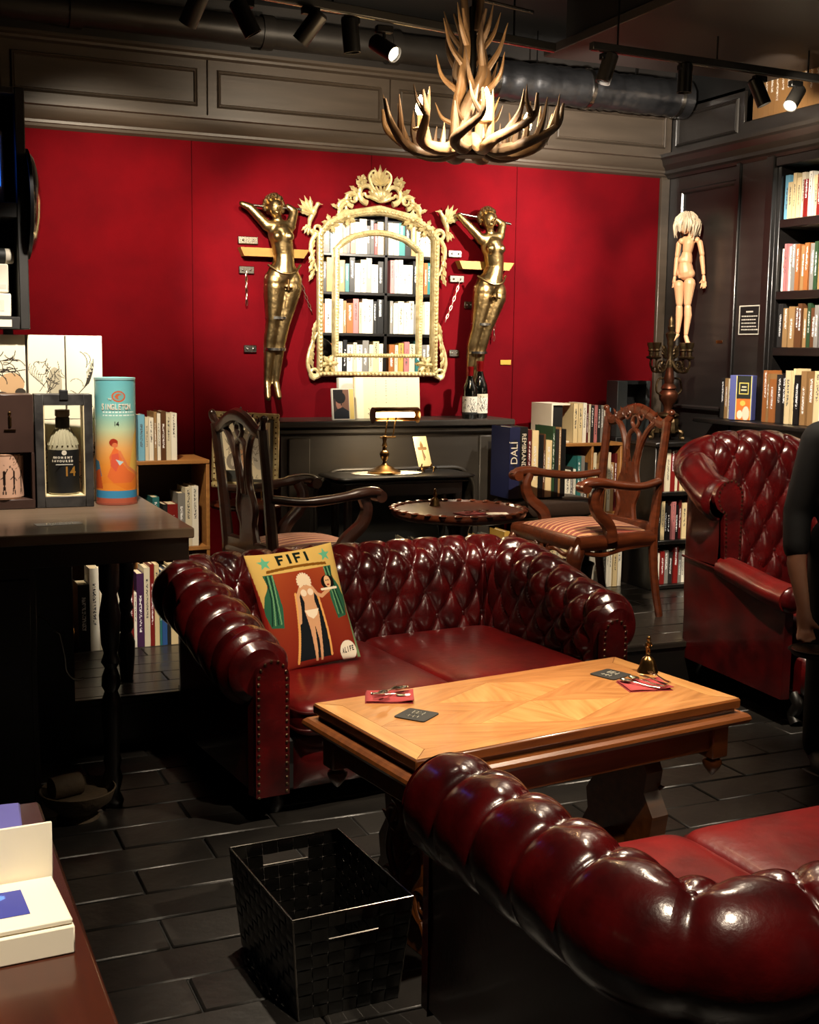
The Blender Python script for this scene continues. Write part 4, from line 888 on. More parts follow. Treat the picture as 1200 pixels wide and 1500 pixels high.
for s in (-1, 1):
    eb.tube(bez([(s * .03, -.03, .003), (s * .038, -.02, .018), (s * .03, -.005, .028), (s * .033, -.012, .045)], 14), .0042, 8); eb.tube(spiral((s * .038, .02), .011, 1., 0, s, y=-.03), .003, 6); eb.tube([(s * .028, -.004, .028), (0, .075, .003)], .003, 6)
eb.tube([(-.035, -.006, .028), (.035, -.006, .028)], .0035, 8); eb.build('easel', BRASS, ec)
# on the mantel shelf: books, portrait card, two bottles
MZ = 1.1655
def blank_book(name, label, loc, rz, w, d, h, cover, tilt=0., cat='book', group=None):
    t = thing(name, label, cat, loc, 0, group, rot=(tilt, 0, rz))
    MB().box(-w / 2, -.002, .003, w / 2, d - .004, h - .003).build('pages', PAPER, t, False)
    c = MB().box(-w / 2 - .002, -.004, 0, w / 2 + .002, -.001, h).box(-w / 2 - .002, d - .003, 0, w / 2 + .002, d, h).box(-w / 2 - .005, -.004, 0, -w / 2 - .002, d, h)
    return t, c.build('cover', cover, t, False)
bt, bc = blank_book('large_book', 'large cream cover printed with columns of small writing on the mantel', (2.585, 6.26, MZ), 0, .38, .018, .225, CREAM, R(-5))
cvb = Canvas(160, 90, (.90, .84, .66)); cvb.rect(0, 0, .12, 1, (.93, .88, .74)); rr_ = random.Random(4)
for cx in (.31, .47, .63, .80):
    v = .93
    while v > .35: cvb.rect(cx, v - .02, cx + .008, v, (.35, .30, .22)); v -= rr_.uniform(.05, .09)
for cx in (.2, .27, .36): cvb.line([(cx, .25), (cx + .03, .16), (cx - .01, .12), (cx + .04, .05)], .006, (.5, .46, .36))
cvb.build('printed_cover', lambda u, v: ((u - .5) * .38, u * 0 - .0052, v * .224), PRINT, bt)
bt2, bc2 = blank_book('book', 'plain grey white book standing behind the cream cover on mantel', (2.40, 6.33, MZ), 0, .14, .03, .22, WHITE_P, R(-4))
pp = thing('portrait_book', 'small book with a dark portrait photograph on its cover, on mantel', 'book', (2.295, 6.17, MZ), 0, rot=(R(-7), 0, R(6)))
MB().box(-.066, .0, 0, .066, .014, .168, .001).build('cover', WHITE_P, pp, False)
cp = Canvas(70, 90, (.22, .17, .15)); cp.rect(.55, 0, 1, 1, (.46, .32, .25)); cp.ell(.36, .55, .2, .24, (.62, .42, .34)); cp.put((cp.v > .66 + .1 * np.sin(cp.u * 4)) & (cp.u < .62), (.07, .05, .05)); cp.ell(.45, .72, .34, .2, (.06, .05, .05)); cp.poly([(0, 0), (1, 0), (1, .25), (.6, .4), (.25, .33), (0, .2)], (.06, .07, .10)); cp.rect(.47, .45, .55, .8, (.08, .06, .06))
cp.build('photograph', lambda u, v: (-.06 + u * .092, u * 0 - .0015, .006 + v * .155), PRINT, pp); Canvas(4, 12, (.88, .76, .42)).build('spine_band', lambda u, v: (.036 + u * .026, u * 0 - .001, .004 + v * .16), PRINT, pp)
GLASSB = mat('dark_bottle_glass', (.02, .022, .015), .06, coat=.5, spec=.8)
def bottle(loc, label, s, lab):
    t = thing('wine_bottle', label, 'bottle', loc, R(-20), 'bottles on the mantel')
    MB().lathe([(0, .004), (.034, 0), (.037, .006), (.037, .12), (.034, .145), (.022, .175), (.0145, .20), (.0135, .235), (.0155, .24), (.0155, .247), (0, .247)], 28, T(s=s)).build('glass', GLASSB, t)
    MB().lathe([(.0148, .205), (.0152, .21), (.0152, .235), (.017, .24), (.017, .25), (0, .251)], 24, T(s=s)).build('foil_cap', mat('red_foil', (.50, .05, .06), .3, .6), t)
    c = Canvas(60, 50, (.80, .78, .72)); rl = random.Random(9)
    c.rect(0, .8, 1, 1, (.74, .70, .6)) if lab else c.rect(0, 0, 1, .12, (.1, .1, .1))
    for q in range(26): u, v = rl.random(), rl.uniform(.15, .85); c.line([(u, v), (u + rl.uniform(-.1, .1), v + rl.uniform(-.15, .15)), (u + rl.uniform(-.1, .1), v + rl.uniform(-.2, .2))], .012, (.22, .2, .2))
    c.build('label_print', lambda u, v: (.0376 * s * np.cos(-PI / 2 + (u - .5) * 2.6), .0376 * s * np.sin(-PI / 2 + (u - .5) * 2.6), s * (.022 + v * .085)), PRINT, t)
bottle((3.04, 6.17, MZ), 'front dark wine bottle with a grey skull-like label on mantel', 1.15, 0); bottle((3.125, 6.22, MZ), 'rear dark wine bottle with pale label and red cap', 1.27, 1)
# ------------------------------------------------------------------ gilt mirror
MW = WY - .004
gm = thing('gilt_mirror', 'large ornate gilt mirror with a carved shell crest on the red wall', 'mirror', (2.588, MW, 1.378))
MIRR = mat('mirror_glass', (.93, .92, .90), .0, 1.)
def arch_pts(hx, zs, zt, n=9):     # shoulder to shoulder, shallow arch with a step
    L_ = [(-hx, zs), (-hx + .045, zs + (zt - zs) * .42), (-hx * .62, zs + (zt - zs) * .72)] + [(-hx * .62 + 2 * hx * .62 * i / n, zs + (zt - zs) * (.72 + .28 * math.sin(PI * i / n))) for i in range(1, n)] + [(hx * .62, zs + (zt - zs) * .72), (hx - .045, zs + (zt - zs) * .42), (hx, zs)]
    return L_
outer = [(-.345, .025)] + arch_pts(.345, .775, .915) + [(.345, .025)]; inn = [(-.25, .128)] + arch_pts(.25, .70, .80) + [(.25, .128)]
MB().prism(outer, -.012, -.010).build('border_mirror', MIRR, gm, False)
MB().prism(inn, -.0165, -.0145).build('mirror_plate', MIRR, gm, False)
MB().prism([(x * 1.02, z * 1.003) for x, z in outer], -.009, 0).build('backboard', BLACKWOOD, gm, False)
def loop(pts, r, n=8, flat=.8, y=-.025): return MB().tube([(x, y, z) for x, z in pts], r, n, closed=True, upv=(0, 1, 0), flat=flat)
loop(outer, .026).build('outer_frame', GILT, gm); loop(inn, .021, y=-.028).build('inner_frame', GILT, gm)
def beads(pts, step, r, y):
    b = MB(); P = [Vector((x, z)) for x, z in pts] + [Vector(pts[0])]; tot = 0; nx_ = 0
    for p, q in zip(P[:-1], P[1:]):
        l = (q - p).length
        while nx_ <= tot + l: w_ = p + (q - p) * ((nx_ - tot) / l); d = (q - p).normalized(); b.sphere((0, 0, 0), (r * 1.5, r, r), 4, T(w_.x, y, w_.y, ry=-math.atan2(d.y, d.x) + .5)); nx_ += step
        tot += l
    return b
stuff(beads(outer, .022, .0095, -.048).build('rope_bead', GILT, gm)); stuff(beads(inn, .016, .006, -.046).build('pearl_bead', GILT, gm))
cr = MB()   # crest: shell, plume, scrolls, leaves
for k in range(9): a = R(20 + 140 * k / 8); cr.tube(bez([(0, -.03, .965), (.04 * math.cos(a), -.05, .965 + .04 * math.sin(a)), (.085 * math.cos(a), -.03, .965 + .085 * math.sin(a))], 8), [.006, .009, .011, .012, .012, .012, .01, .008, .006][:9], 6)
for k in range(7): a = R(90 + (k - 3) * 19); cr.leaf((0, -.03, 1.05), a, .085 + .03 * (3 - abs(k - 3)) / 3, .026, .014)
for s in (-1, 1):
    cr.tube(spiral((s * .075, 1.01), .055, 1.25, -PI / 2, s, y=-.03, shrink=.22), lerpl(.017, .007, 23), 8); cr.tube(spiral((s * .16, .975), .042, 1.3, -PI / 2, s, y=-.03), lerpl(.014, .006, 23), 8)
    cr.tube(spiral((s * .215, .925), .032, 1.2, PI / 2, -s, y=-.03), lerpl(.013, .005, 23), 8)
    cr.tube(bez([(s * .02, -.03, 1.0), (s * .065, -.03, 1.09), (s * .04, -.03, 1.13), (s * .018, -.03, 1.11)], 16), lerpl(.01, .005, 17), 6)
    cr.tube(bez([(0, -.028, .935), (s * .1, -.03, .915), (s * .2, -.03, .895), (s * .25, -.03, .875)], 16), .014, 8)
    for k in range(7): a = PI / 2 - s * R(15 + 22 * k); cr.leaf((s * (.085 + .022 * k), -.034, 1.05 - .02 * k), a, .06, .026, .014)
    for k in range(5): cr.leaf((s * (.12 + .03 * k), -.03, .97 - .012 * k), PI / 2 - s * R(-30 + 25 * k), .05, .02, .012)
    for k in range(5): a = 2 * PI * k / 5; cr.leaf((s * .115, -.045, 1.075), a, .032, .02, .01)
cr.build('crest', GILT, gm)
for s in (-1, 1):   # shoulder leaves, side scrolls, corner leaves
    so = MB()
    so.tube(spiral((s * .365, .80), .034, 1.3, PI, -s, y=-.03), lerpl(.014, .006, 23), 8)
    so.tube(bez([(s * .37, -.03, .78), (s * .40, -.03, .72), (s * .385, -.03, .64), (s * .365, -.03, .58)], 16), lerpl(.014, .005, 17), 8)
    for k in range(4): so.leaf((s * .378, -.03, .74 - .05 * k), -PI / 2 + s * R(25), .075, .026, .014)
    so.tube(bez([(s * .36, -.03, .25), (s * .40, -.03, .17), (s * .415, -.03, .08), (s * .385, -.03, .01), (s * .345, -.03, .02)], 20), lerpl(.007, .015, 21), 8); so.tube(spiral((s * .375, .03), .03, 1.2, -PI / 2, s, y=-.03), lerpl(.013, .006, 23), 8)
    for k in range(5): so.leaf((s * .385, -.03, .06 + .045 * k), PI / 2 - s * R(18 - 8 * k), .08, .024, .014)
    stuff(so.build('side_scrolls', GILT, gm))
    for px, pz, a0 in ((.285, .835, 2.2), (.29, .08, -2.2), (.19, .875, 1.5)):
        so = MB()
        for k in range(6): so.leaf((s * px, -.03, pz), (a0 + k * 1.05) if s > 0 else PI - (a0 + k * 1.05), .055, .028, .016)
        so.sphere((s * px, -.045, pz), .012, 6); so.build('corner_rosette', GILT, gm)
for s, dz in ((-1, 0.), (1, -.0)):
    x0, z0 = s * .395, .875 + dz; q = s
    bd = organic('bird_ornament', [((x0 + q * .012, -.035, z0 - .03), (x0 - q * .008, -.035, z0 + .02), .014, .02), ((x0 - q * .008, -.035, z0 + .02), (x0 - q * .03, -.035, z0 + .052), .015, .010), ((x0 - q * .033, -.035, z0 + .058), (.013, .012, .012)), ((x0 - q * .04, -.035, z0 + .06), (x0 - q * .062, -.035, z0 + .058), .005, .002), ((x0 + q * .012, -.035, z0 - .03), (x0 + q * .02, -.03, z0 - .10), .012, .008)], .0032, GILT, gm, 2)
    wb2 = MB()
    for k in range(5): wb2.leaf((x0 + q * .0, -.042, z0 + .0), (PI / 2 - q * R(8 + 17 * k)), .115 - .012 * abs(k - 1.5), .024, .012)
    for k in range(3): wb2.leaf((x0 + q * .012, -.035, z0 - .05), (-PI / 2 + q * R(10 + 22 * k)), .06, .02, .01)
    wb2.build('wing', GILT, bd)
# ------------------------------------------------------------------ gold statues
CHAIN = mat('chain_metal', (.66, .60, .54), .28, 1.)
def chain(p0, p1, sag, label, rings=18):
    t = thing('chain', label, 'chain', p0, 0, 'thin hanging chains'); p0, p1 = Vector(p0), Vector(p1); prev = None
    lk = MB().tube([(.0105 * math.cos(2 * PI * i / 12) * .55, 0, .0165 * math.sin(2 * PI * i / 12)) for i in range(12)], .0019, 6, closed=True).mesh('chain_link'); lk.materials.append(CHAIN)
    for i in range(rings):
        q = lambda u: p0.lerp(p1, u) - Vector((0, 0, sag * 4 * u * (1 - u)))
        a, b = q(i / rings), q((i + 1) / rings); d = b - a; o = obj('chain_link', lk, None, t, (a + b) / 2 - p0)
        o.rotation_euler = (d.to_track_quat('Z', 'Y') @ Euler((0, 0, PI / 2 * (i % 2) + .5)).to_quaternion()).to_euler(); o.scale = (1, 1, d.length / .0272)
LEDGE = mat('gilded_ledge', (.62, .47, .22), .4, .3, c2=(.52, .38, .16), scale=6)
def statue(ox, label, P, mir):
    """P: named (x, z) in metres from ox and absolute height"""
    t = thing('gold_statue', label, 'statue', (ox, MW - .09, 1.25)); Z = 1.25
    v = lambda k, y=0.: (P[k][0], y, P[k][1] - Z)
    B = [(v('pel'), (.086, .064, .075)), (v('wai'), v('pel'), .054, .07), (v('che'), v('wai'), .064, .054), (v('che'), (.07, .052, .07)), ((v('shl')), v('shr'), .031, .031), (v('nec', 0), v('hea', -.005), .024, .024), (v('hea', -.008), (.040, .045, .052)), ((v('hea')[0], .012, v('hea')[2] + .012), (.05, .046, .048)),
         (v('shl'), v('ell', .012), .029, .023), (v('ell', .012), v('hal', .02), .022, .016), (v('shr'), v('elr', .012), .029, .023), (v('elr', .012), v('har', .02), .022, .016),
         ((P['che'][0] - .033, -.046, P['che'][1] - Z - .012), (.027, .026, .027)), ((P['che'][0] + .033, -.046, P['che'][1] - Z - .012), (.027, .026, .027)),
         (v('thl'), v('knl', -.008), .062, .038), (v('thr'), v('knr', -.008), .062, .038), (v('knl', -.008), v('cal', .006), .037, .036), (v('knr', -.008), v('car', .006), .037, .036), (v('cal', .006), v('anl', .012), .035, .019), (v('car', .006), v('anr', .012), .035, .019),
         (v('anl', .012), v('fol', -.022), .020, .017), (v('anr', .012), v('for', -.022), .020, .017), ((P['thl'][0] + .0, .0, P['thl'][1] - Z + .03), (.06, .06, .07)), ((P['thr'][0], .0, P['thr'][1] - Z + .03), (.06, .06, .07))]
    bo = organic('figure', B, .0062, GOLD, t, 5); h = P['hea']; hb = MB(); rl = random.Random(2)
    for k in range(90):
        a, e = rl.uniform(0, 2 * PI), rl.uniform(-.7, 1.5); x, y, z = .052 * math.cos(e) * math.cos(a), .048 * math.cos(e) * math.sin(a) + .012, .054 * math.sin(e) + .012
        if y < -.012 and z < .036: continue
        hb.sphere((h[0] + x, y, h[1] - Z + z), rl.uniform(.010, .0155), 4)
    hb.build('hair', GOLD, bo)
    fb = MB(); fb.sphere((h[0], -.053, h[1] - Z - .008), (.006, .009, .011), 5)
    for s in (-1, 1): fb.sphere((h[0] + s * .016, -.047, h[1] - Z + .006), (.009, .005, .005), 5)
    fb.sphere((h[0], -.049, h[1] - Z - .027), (.012, .006, .0045), 5); fb.build('face', GOLD, bo)
    (rx0, rz0), (rx1, rz1) = P['rod']; MB().tube([(rx0, .018, rz0 - Z), (rx1, .018, rz1 - Z)], .0075, 10).build('rod', STEEL, t)
    w0, w1, wz = P['led']; MB().prism([(w0, wz - Z + .02), (w1, wz - Z + .02), (w1 - .03, wz - Z - .025), (w0 + .02, wz - Z - .025)], .03, .09).build('wooden_ledge', LEDGE, t, False)
    for (x, z, w_) in P['pla']:
        pl = MB().box(x - w_, .078, z - Z - .02, x + w_, .09, z - Z + .02, .003).build('mounting_plate', STEEL, t); MB().sphere((x - w_ * .5, .077, z - Z), .006, 5).sphere((x + w_ * .5, .077, z - Z), .006, 5).build('screw_head', STEEL, pl)
    for k, wd_ in (('st1', .058), ('st2', .05)):
        x, z = P[k]; MB().lathe([(1.0, -.007), (1.06, -.007), (1.06, .007), (1.0, .007)], 24, T(x, .0, z - Z, s=(wd_ * 1.12, .05, 1))).build('metal_strap', STEEL, t)
    x, z = P['pel']; MB().tube(bez([(x - .088, -.02, z - Z + .045), (x - .045, -.06, z - Z + .012), (x, -.068, z - Z + .0), (x + .05, -.06, z - Z + .012), (x + .09, -.02, z - Z + .05)], 20), .0065, 8).build('hip_cord', GOLD, t)
    tp = MB().tube([(x + .005, -.058, z - Z - .075), (x + .005, -.082, z - Z - .075)], .009, 8).tube([(x + .005, -.08, z - Z - .03), (x + .005, -.08, z - Z - .085)], .0065, 8).tube([(x - .022, -.08, z - Z - .07), (x + .026, -.08, z - Z - .078)], .006, 8).build('brass_fitting', BRASS, t)
    return t
statue(1.955, 'gold statue of a bound female figure left of the gilt mirror', dict(hea=(.012, 2.272), nec=(.03, 2.212), shl=(-.028, 2.178), shr=(.098, 2.182), che=(.045, 2.135), wai=(.062, 2.03), pel=(.058, 1.93), ell=(-.118, 2.268), hal=(-.16, 2.285), elr=(.125, 2.26), har=(.09, 2.285), thl=(.012, 1.86), thr=(.1, 1.86), knl=(.0, 1.68), knr=(.058, 1.675), cal=(-.012, 1.58), car=(.04, 1.575), anl=(-.028, 1.36), anr=(.022, 1.36), fol=(-.032, 1.275), **{'for': (.028, 1.28)},
    rod=((-.165, 2.282), (.165, 2.273)), led=(-.165, .215, 2.045), pla=[(-.11, 2.105, .055), (-.118, 1.95, .042), (-.10, 1.535, .035), (.08, 1.54, .02)], st1=(.028, 1.70), st2=(.015, 1.535)), 1)
statue(3.215, 'gold statue of a bound female figure right of the gilt mirror', dict(hea=(.01, 2.275), nec=(.022, 2.212), shl=(-.03, 2.165), shr=(.085, 2.185), che=(.04, 2.125), wai=(.058, 2.015), pel=(.03, 1.915), ell=(-.125, 2.255), hal=(-.165, 2.295), elr=(.11, 2.255), har=(.075, 2.28), thl=(-.015, 1.845), thr=(.07, 1.845), knl=(-.05, 1.67), knr=(.008, 1.665), cal=(-.07, 1.57), car=(-.015, 1.565), anl=(-.085, 1.37), anr=(-.04, 1.365), fol=(-.09, 1.29), **{'for': (-.035, 1.285)},
    rod=((-.16, 2.302), (.165, 2.262)), led=(-.15, .2, 2.025), pla=[(-.155, 2.085, .042), (-.14, 1.945, .045), (-.15, 1.525, .03), (-.06, 1.80, .03)], st1=(-.018, 1.69), st2=(-.04, 1.53)), -1)
chain((1.83, MW - .025, 1.945), (1.833, MW - .022, 1.765), 0, 'short thin chain hanging straight beside the left gold statue', 6)
chain((2.115, MW - .03, 1.955), (2.195, MW - .028, 1.74), .01, 'thin chain slanting from the left statue to the gilt mirror', 9)
chain((3.085, MW - .03, 1.935), (2.995, MW - .028, 1.70), .012, 'thin chain slanting from the right statue to the gilt mirror', 9)
chain((3.31, MW - .03, 1.76), (3.312, MW - .025, 1.60), 0, 'short thin chain hanging beside the legs of the right statue', 5)
tag(MB().box(-.035, -.004, -.014, .035, 0, .014, .001).build('brass_plaque', mat('yellow_plaque', (.74, .56, .22), .4, .2), loc=(3.405, MW + .0, 1.475)), 'small yellow plaque on the red wall right of the statue', 'plaque')
# ------------------------------------------------------------------ antler chandelier
BONE = mat('antler_bone', (.34, .26, .17), .55, c2=(.20, .14, .09), scale=9, bump=.35, bscale=30, stretch=(1, 1, .5)); BONET = mat('antler_pale', (.52, .41, .28), .5, c2=(.34, .25, .16), scale=8, bump=.3, bscale=30)
ch = thing('antler_chandelier', 'antler chandelier with candle bulbs hanging in front of the frieze', 'chandelier', (2.15, 4.40, 2.29)); ra = random.Random(12)
def antler(par, path, r0, tines, material):
    pts = bez(path, 26); b = MB().tube(pts, [r0 * (1 - .82 * (i / (len(pts) - 1)) ** 1.6) for i in range(len(pts))], 9)
    for u, d, ln, rr_ in tines:
        p = pts[int(u * (len(pts) - 1))]; d = Vector(d).normalized(); side = Vector((ra.uniform(-1, 1), ra.uniform(-1, 1), .3)) * .12
        q = bez([p, p + d * ln * .5 + side * ln * .3, p + (d + Vector((0, 0, .45))).normalized() * ln], 12); b.tube(q, [rr_ * (1 - .9 * (i / (len(q) - 1)) ** 1.3) for i in range(len(q))], 7)
    return b.build('antler', material, par)
for k in range(10):
    a = 2 * PI * k / 10 + .25; c, s = math.cos(a), math.sin(a); tw = a + .35; c2, s2 = math.cos(tw), math.sin(tw); rad = .355
    antler(ch, [(.03 * c, .03 * s, .06), (.12 * c, .12 * s, .012), (.24 * c, .24 * s, .03), (rad * .93 * c2, rad * .93 * s2, .10), (rad * c2, rad * s2, .185)], .028,
        [(.45, (c * .2, s * .2, 1), .15 + .04 * (k % 2), .018), (.62, (c2 * .3 - s2 * .5, s2 * .3 + c2 * .5, 1), .17, .017), (.78, (c2 * .2 + s2 * .6, s2 * .2 - c2 * .6, .9), .12, .012), (.3, (-c * .1, -s * .1, 1), .1, .012)], (BONE, BONET)[k % 2])
for k in range(5):
    a = 2 * PI * k / 5 + .1; c, s = math.cos(a), math.sin(a); a2 = a + 1.1; c2, s2 = math.cos(a2), math.sin(a2)
    antler(ch, [(.05 * c, .05 * s, .03), (.055 * c, .055 * s, .16), (.06 * c2, .06 * s2, .30), (.04 * c2, .04 * s2, .42), (.075 * c2, .075 * s2, .53)], .026,
        [(.4, (c, s, .9), .17, .014), (.55, (c * .9 - s * .3, s * .9 + c * .3, 1.2), .19, .014), (.72, (c2, s2, 1.2), .16, .013), (.2, (c, s, .5), .12, .012)], (BONET, BONE)[k % 2])
for k in range(3):
    a = 2 * PI * k / 3 + .9; c, s = math.cos(a), math.sin(a); antler(ch, [(.03 * c, .03 * s, .46), (.035 * c, .035 * s, .55), (.05 * c, .05 * s, .62), (.10 * c, .10 * s, .68)], .018, [(.5, (c, s, 1), .11, .01)], BONE)
MB().tube([(0, 0, .0), (0, 0, .55)], .016, 10).build('centre_rod', BLACKMET, ch); MB().tube([(0, 0, .55), (0, 0, CZ - 2.29)], .006, 8).build('hanging_rod', BLACKMET, ch); MB().lathe([(.0, 0), (.055, 0), (.06, .012), (.03, .035), (.01, .04)], 20, T(0, 0, -.004)).build('bottom_boss', BONE, ch)
BULB = mat('candle_bulb', (1, .9, .7), .2, emit=((1, .82, .55), 60)); SLEEVE = mat('candle_sleeve', (.80, .68, .48), .6)
for k, (x, y, z) in enumerate(((-.245, -.07, .065), (-.04, -.205, .088), (.26, .03, .06), (.06, .22, .06))):
    MB().lathe([(.026, 0), (.03, .006), (.014, .012), (.0115, .014), (.0115, .055)], 14, T(x, y, z)).build('candle_sleeve', SLEEVE, ch)
    MB().lathe([(.009, .053), (.017, .07), (.019, .082), (.015, .10), (.007, .12), (0, .13)], 14, T(x, y, z)).build('candle_bulb', BULB if k < 3 else BULB, ch)
    l = bpy.data.lights.new('candle_light', 'POINT'); l.energy = 2.6; l.color = (1, .74, .46); l.shadow_soft_size = .02; o = bpy.data.objects.new('candle_light', l); COL.objects.link(o); o.parent = ch; o.location = (x, y, z + .155)
# ------------------------------------------------------------------ jointed doll on the right wall
SKIN = mat('doll_resin', (.80, .62, .47), .42, c2=(.76, .57, .42), scale=6); HAIR = mat('pale_doll_hair', (.74, .69, .60), .55, c2=(.58, .52, .43), scale=40, stretch=(1, 1, .15), bump=.5, bscale=60)
dl = thing('jointed_doll', 'pale ball-jointed doll with white hair hanging on the dark panel', 'doll', (4.395, 6.08, 1.565), 0, rot=(0, 0, R(-52)))
U = .00111; D_ = lambda x, z, y=0.: ((x - 240) * U, y, (1035 - z) * U)
def dpart(name, blobs, vox=.0035): return organic(name, blobs, vox, SKIN, dl, 4)
dpart('torso', [(D_(262, 462), D_(225, 462), .02, .02), (D_(245, 480), D_(240, 520), .034, .030), (D_(288, 466), (.018, .018, .018)), (D_(205, 470), (.018, .018, .018)), (D_(254, 430), D_(252, 462), .014, .018)])
dpart('belly', [(D_(236, 545), D_(236, 575), .033, .036), (D_(222, 570, -.012), (.028, .026, .028))]); dpart('pelvis', [(D_(232, 605), D_(236, 635), .044, .046), (D_(258, 640), (.03, .034, .03)), (D_(205, 635), (.026, .03, .026)), (D_(212, 655, -.022), (.013, .012, .012))])
hd = dpart('head', [(D_(232, 380), (.052, .054, .058)), (D_(228, 405, -.02), (.036, .034, .034)), (D_(222, 398, -.052), (.006, .008, .008))])
hb = MB(); rl = random.Random(8)
for k in range(150):
    a = rl.uniform(0, 2 * PI); e = rl.uniform(-.1, 1.45); d = Vector((math.cos(a) * math.cos(e), math.sin(a) * math.cos(e), math.sin(e)))
    if d.y < -.35 and d.z < .35 and abs(d.x) < .3: continue
    c = Vector(D_(232, 376)); p0 = c + Vector((d.x * .054, d.y * .056, d.z * .06)); o_ = Vector((d.x, d.y, 0)).normalized(); ln = rl.uniform(.05, .10)
    hb.tube(bez([p0, p0 + o_ * .022 + Vector((0, 0, -ln * .3)), p0 + o_ * .012 + Vector((rl.uniform(-.012, .012), rl.uniform(-.012, .012), -ln))], 6), [.010, .011, .010, .008, .006, .004, .002][:7], 5)
hb.build('hair', HAIR, hd)
for n_, bl in (('upper_arm', [(D_(304, 480), D_(318, 540), .017, .0145)]), ('forearm', [(D_(318, 556), D_(330, 640), .0150, .011)]), ('hand', [(D_(332, 655), D_(334, 678), .010, .012), (D_(325, 685), D_(318, 715), .005, .0035), (D_(332, 688), D_(331, 718), .005, .0035), (D_(338, 688), D_(341, 716), .005, .0035), (D_(344, 684), D_(347, 706), .0045, .003), (D_(326, 672), D_(312, 688), .005, .0035)]),
        ('upper_arm', [(D_(190, 482, .01), D_(183, 545, .01), .017, .0145)]), ('forearm', [(D_(182, 558, .01), D_(180, 645, -.005), .0150, .011)]), ('hand', [(D_(179, 658, -.008), D_(176, 682, -.01), .010, .011), (D_(174, 688, -.012), D_(170, 712, -.015), .005, .0035), (D_(180, 690, -.012), D_(180, 714, -.014), .005, .0035), (D_(184, 676, -.012), D_(190, 696, -.015), .0045, .003)]),
        ('thigh', [(D_(258, 690), D_(252, 795), .036, .022)]), ('thigh', [(D_(202, 700), D_(208, 795), .032, .021)]), ('shin', [(D_(254, 815), D_(256, 860, .005), .021, .023), (D_(256, 860, .005), D_(250, 955), .022, .013)]), ('shin', [(D_(208, 815), D_(208, 860, .005), .020, .022), (D_(208, 860, .005), D_(205, 945), .021, .013)]),
        ('foot', [(D_(250, 968), D_(272, 1018, -.02), .013, .015), (D_(268, 1005, -.015), D_(280, 1024, -.03), .014, .010)]), ('foot', [(D_(204, 960), D_(186, 985, -.02), .013, .013), (D_(192, 982, -.02), D_(170, 995, -.03), .013, .009)])): dpart(n_, bl, .0026)
MB().tube([D_(245, 480, .025), D_(245, 480, .075)], .004, 6).build('wall_hook', BLACKMET, dl)
# ------------------------------------------------------------------ candelabra
CB = mat('aged_bronze', (.36, .29, .19), .42, .9, c2=(.22, .17, .11), scale=18, bump=.4, bscale=40); CBR = mat('red_bronze', (.40, .22, .14), .4, .8, c2=(.28, .15, .09), scale=14)
cb_ = thing('candelabra', 'ornate bronze candelabra standing on the black bookcase by the corner', 'candelabra', (4.175, 5.90, 1.0495))
bb = MB()
for k in range(4):
    a = PI / 4 + k * PI / 2; bb.tube(bez([(.06 * math.cos(a), .06 * math.sin(a), .05), (.085 * math.cos(a), .085 * math.sin(a), .04), (.08 * math.cos(a), .08 * math.sin(a), .012), (.10 * math.cos(a), .10 * math.sin(a), .008)], 12), .013, 8); bb.leaf((0, 0, .04), PI / 2, .08, .05, .016, M=T(0, 0, 0, rz=k * PI / 2) @ T(0, -.062, 0))
bb.box(-.06, -.06, .035, .06, .06, .06, .01); bb.box(-.05, -.05, .06, .05, .05, .13, .012); bb.lathe([(.062, .13), (.066, .138), (.06, .148), (.04, .155)], 20); bb.build('base', CB, cb_)
MB().lathe([(.03, .15), (.022, .175), (.03, .2), (.05, .225), (.055, .25), (.05, .27), (.035, .285), (.045, .292), (.04, .305), (.025, .32), (.03, .35), (.022, .375), (.02, .41)], 24).build('urn_stem', CBR, cb_)
MB().lathe([(.02, .41), (.024, .43), (.016, .45), (.014, .53), (.02, .545), (.016, .56), (.026, .585), (.03, .60), (.02, .61), (.012, .615), (.02, .64), (.012, .655), (.016, .675), (.004, .70), (0, .705)], 20).build('finial', CB, cb_)
for s in (-1, 1):
    hbd = MB().tube(bez([(s * .05, 0, .25), (s * .085, 0, .28), (s * .075, 0, .34), (s * .04, 0, .35)], 14), .006, 8); hbd.build('urn_handle', CB, cb_)
for k in range(4):
    a = R(20) + k * PI / 2; M_ = T(0, 0, 0, rz=a); ar = MB().tube(bez([(.012, 0, .45), (.05, 0, .40), (.10, 0, .385), (.132, 0, .42), (.13, 0, .46)], 24), lerpl(.009, .006, 25), 8, M_); ar.tube([(.06 + q[0], 0, q[2]) for q in spiral((0, .43), .028, 1.3, PI, 1)], .005, 6, M_); ar.tube([(.105 + q[0], 0, q[2]) for q in spiral((0, .40), .02, 1.2, 0, -1)], .0045, 6, M_); ao = ar.build('branch', CB, cb_)
    MB().lathe([(.006, .455), (.026, .462), (.03, .47), (.014, .476), (.014, .50), (.022, .506), (.016, .515), (.024, .535), (.026, .55), (.018, .552), (.016, .545)], 16, M_ @ T(.13, 0, 0)).build('candle_cup', CB, ao)
    lf = MB(); [lf.leaf((.03, 0, .46 + .02 * j), .9, .05, .018, .008, M=M_) for j in range(3)]; lf.build('leaf', CB, ao)
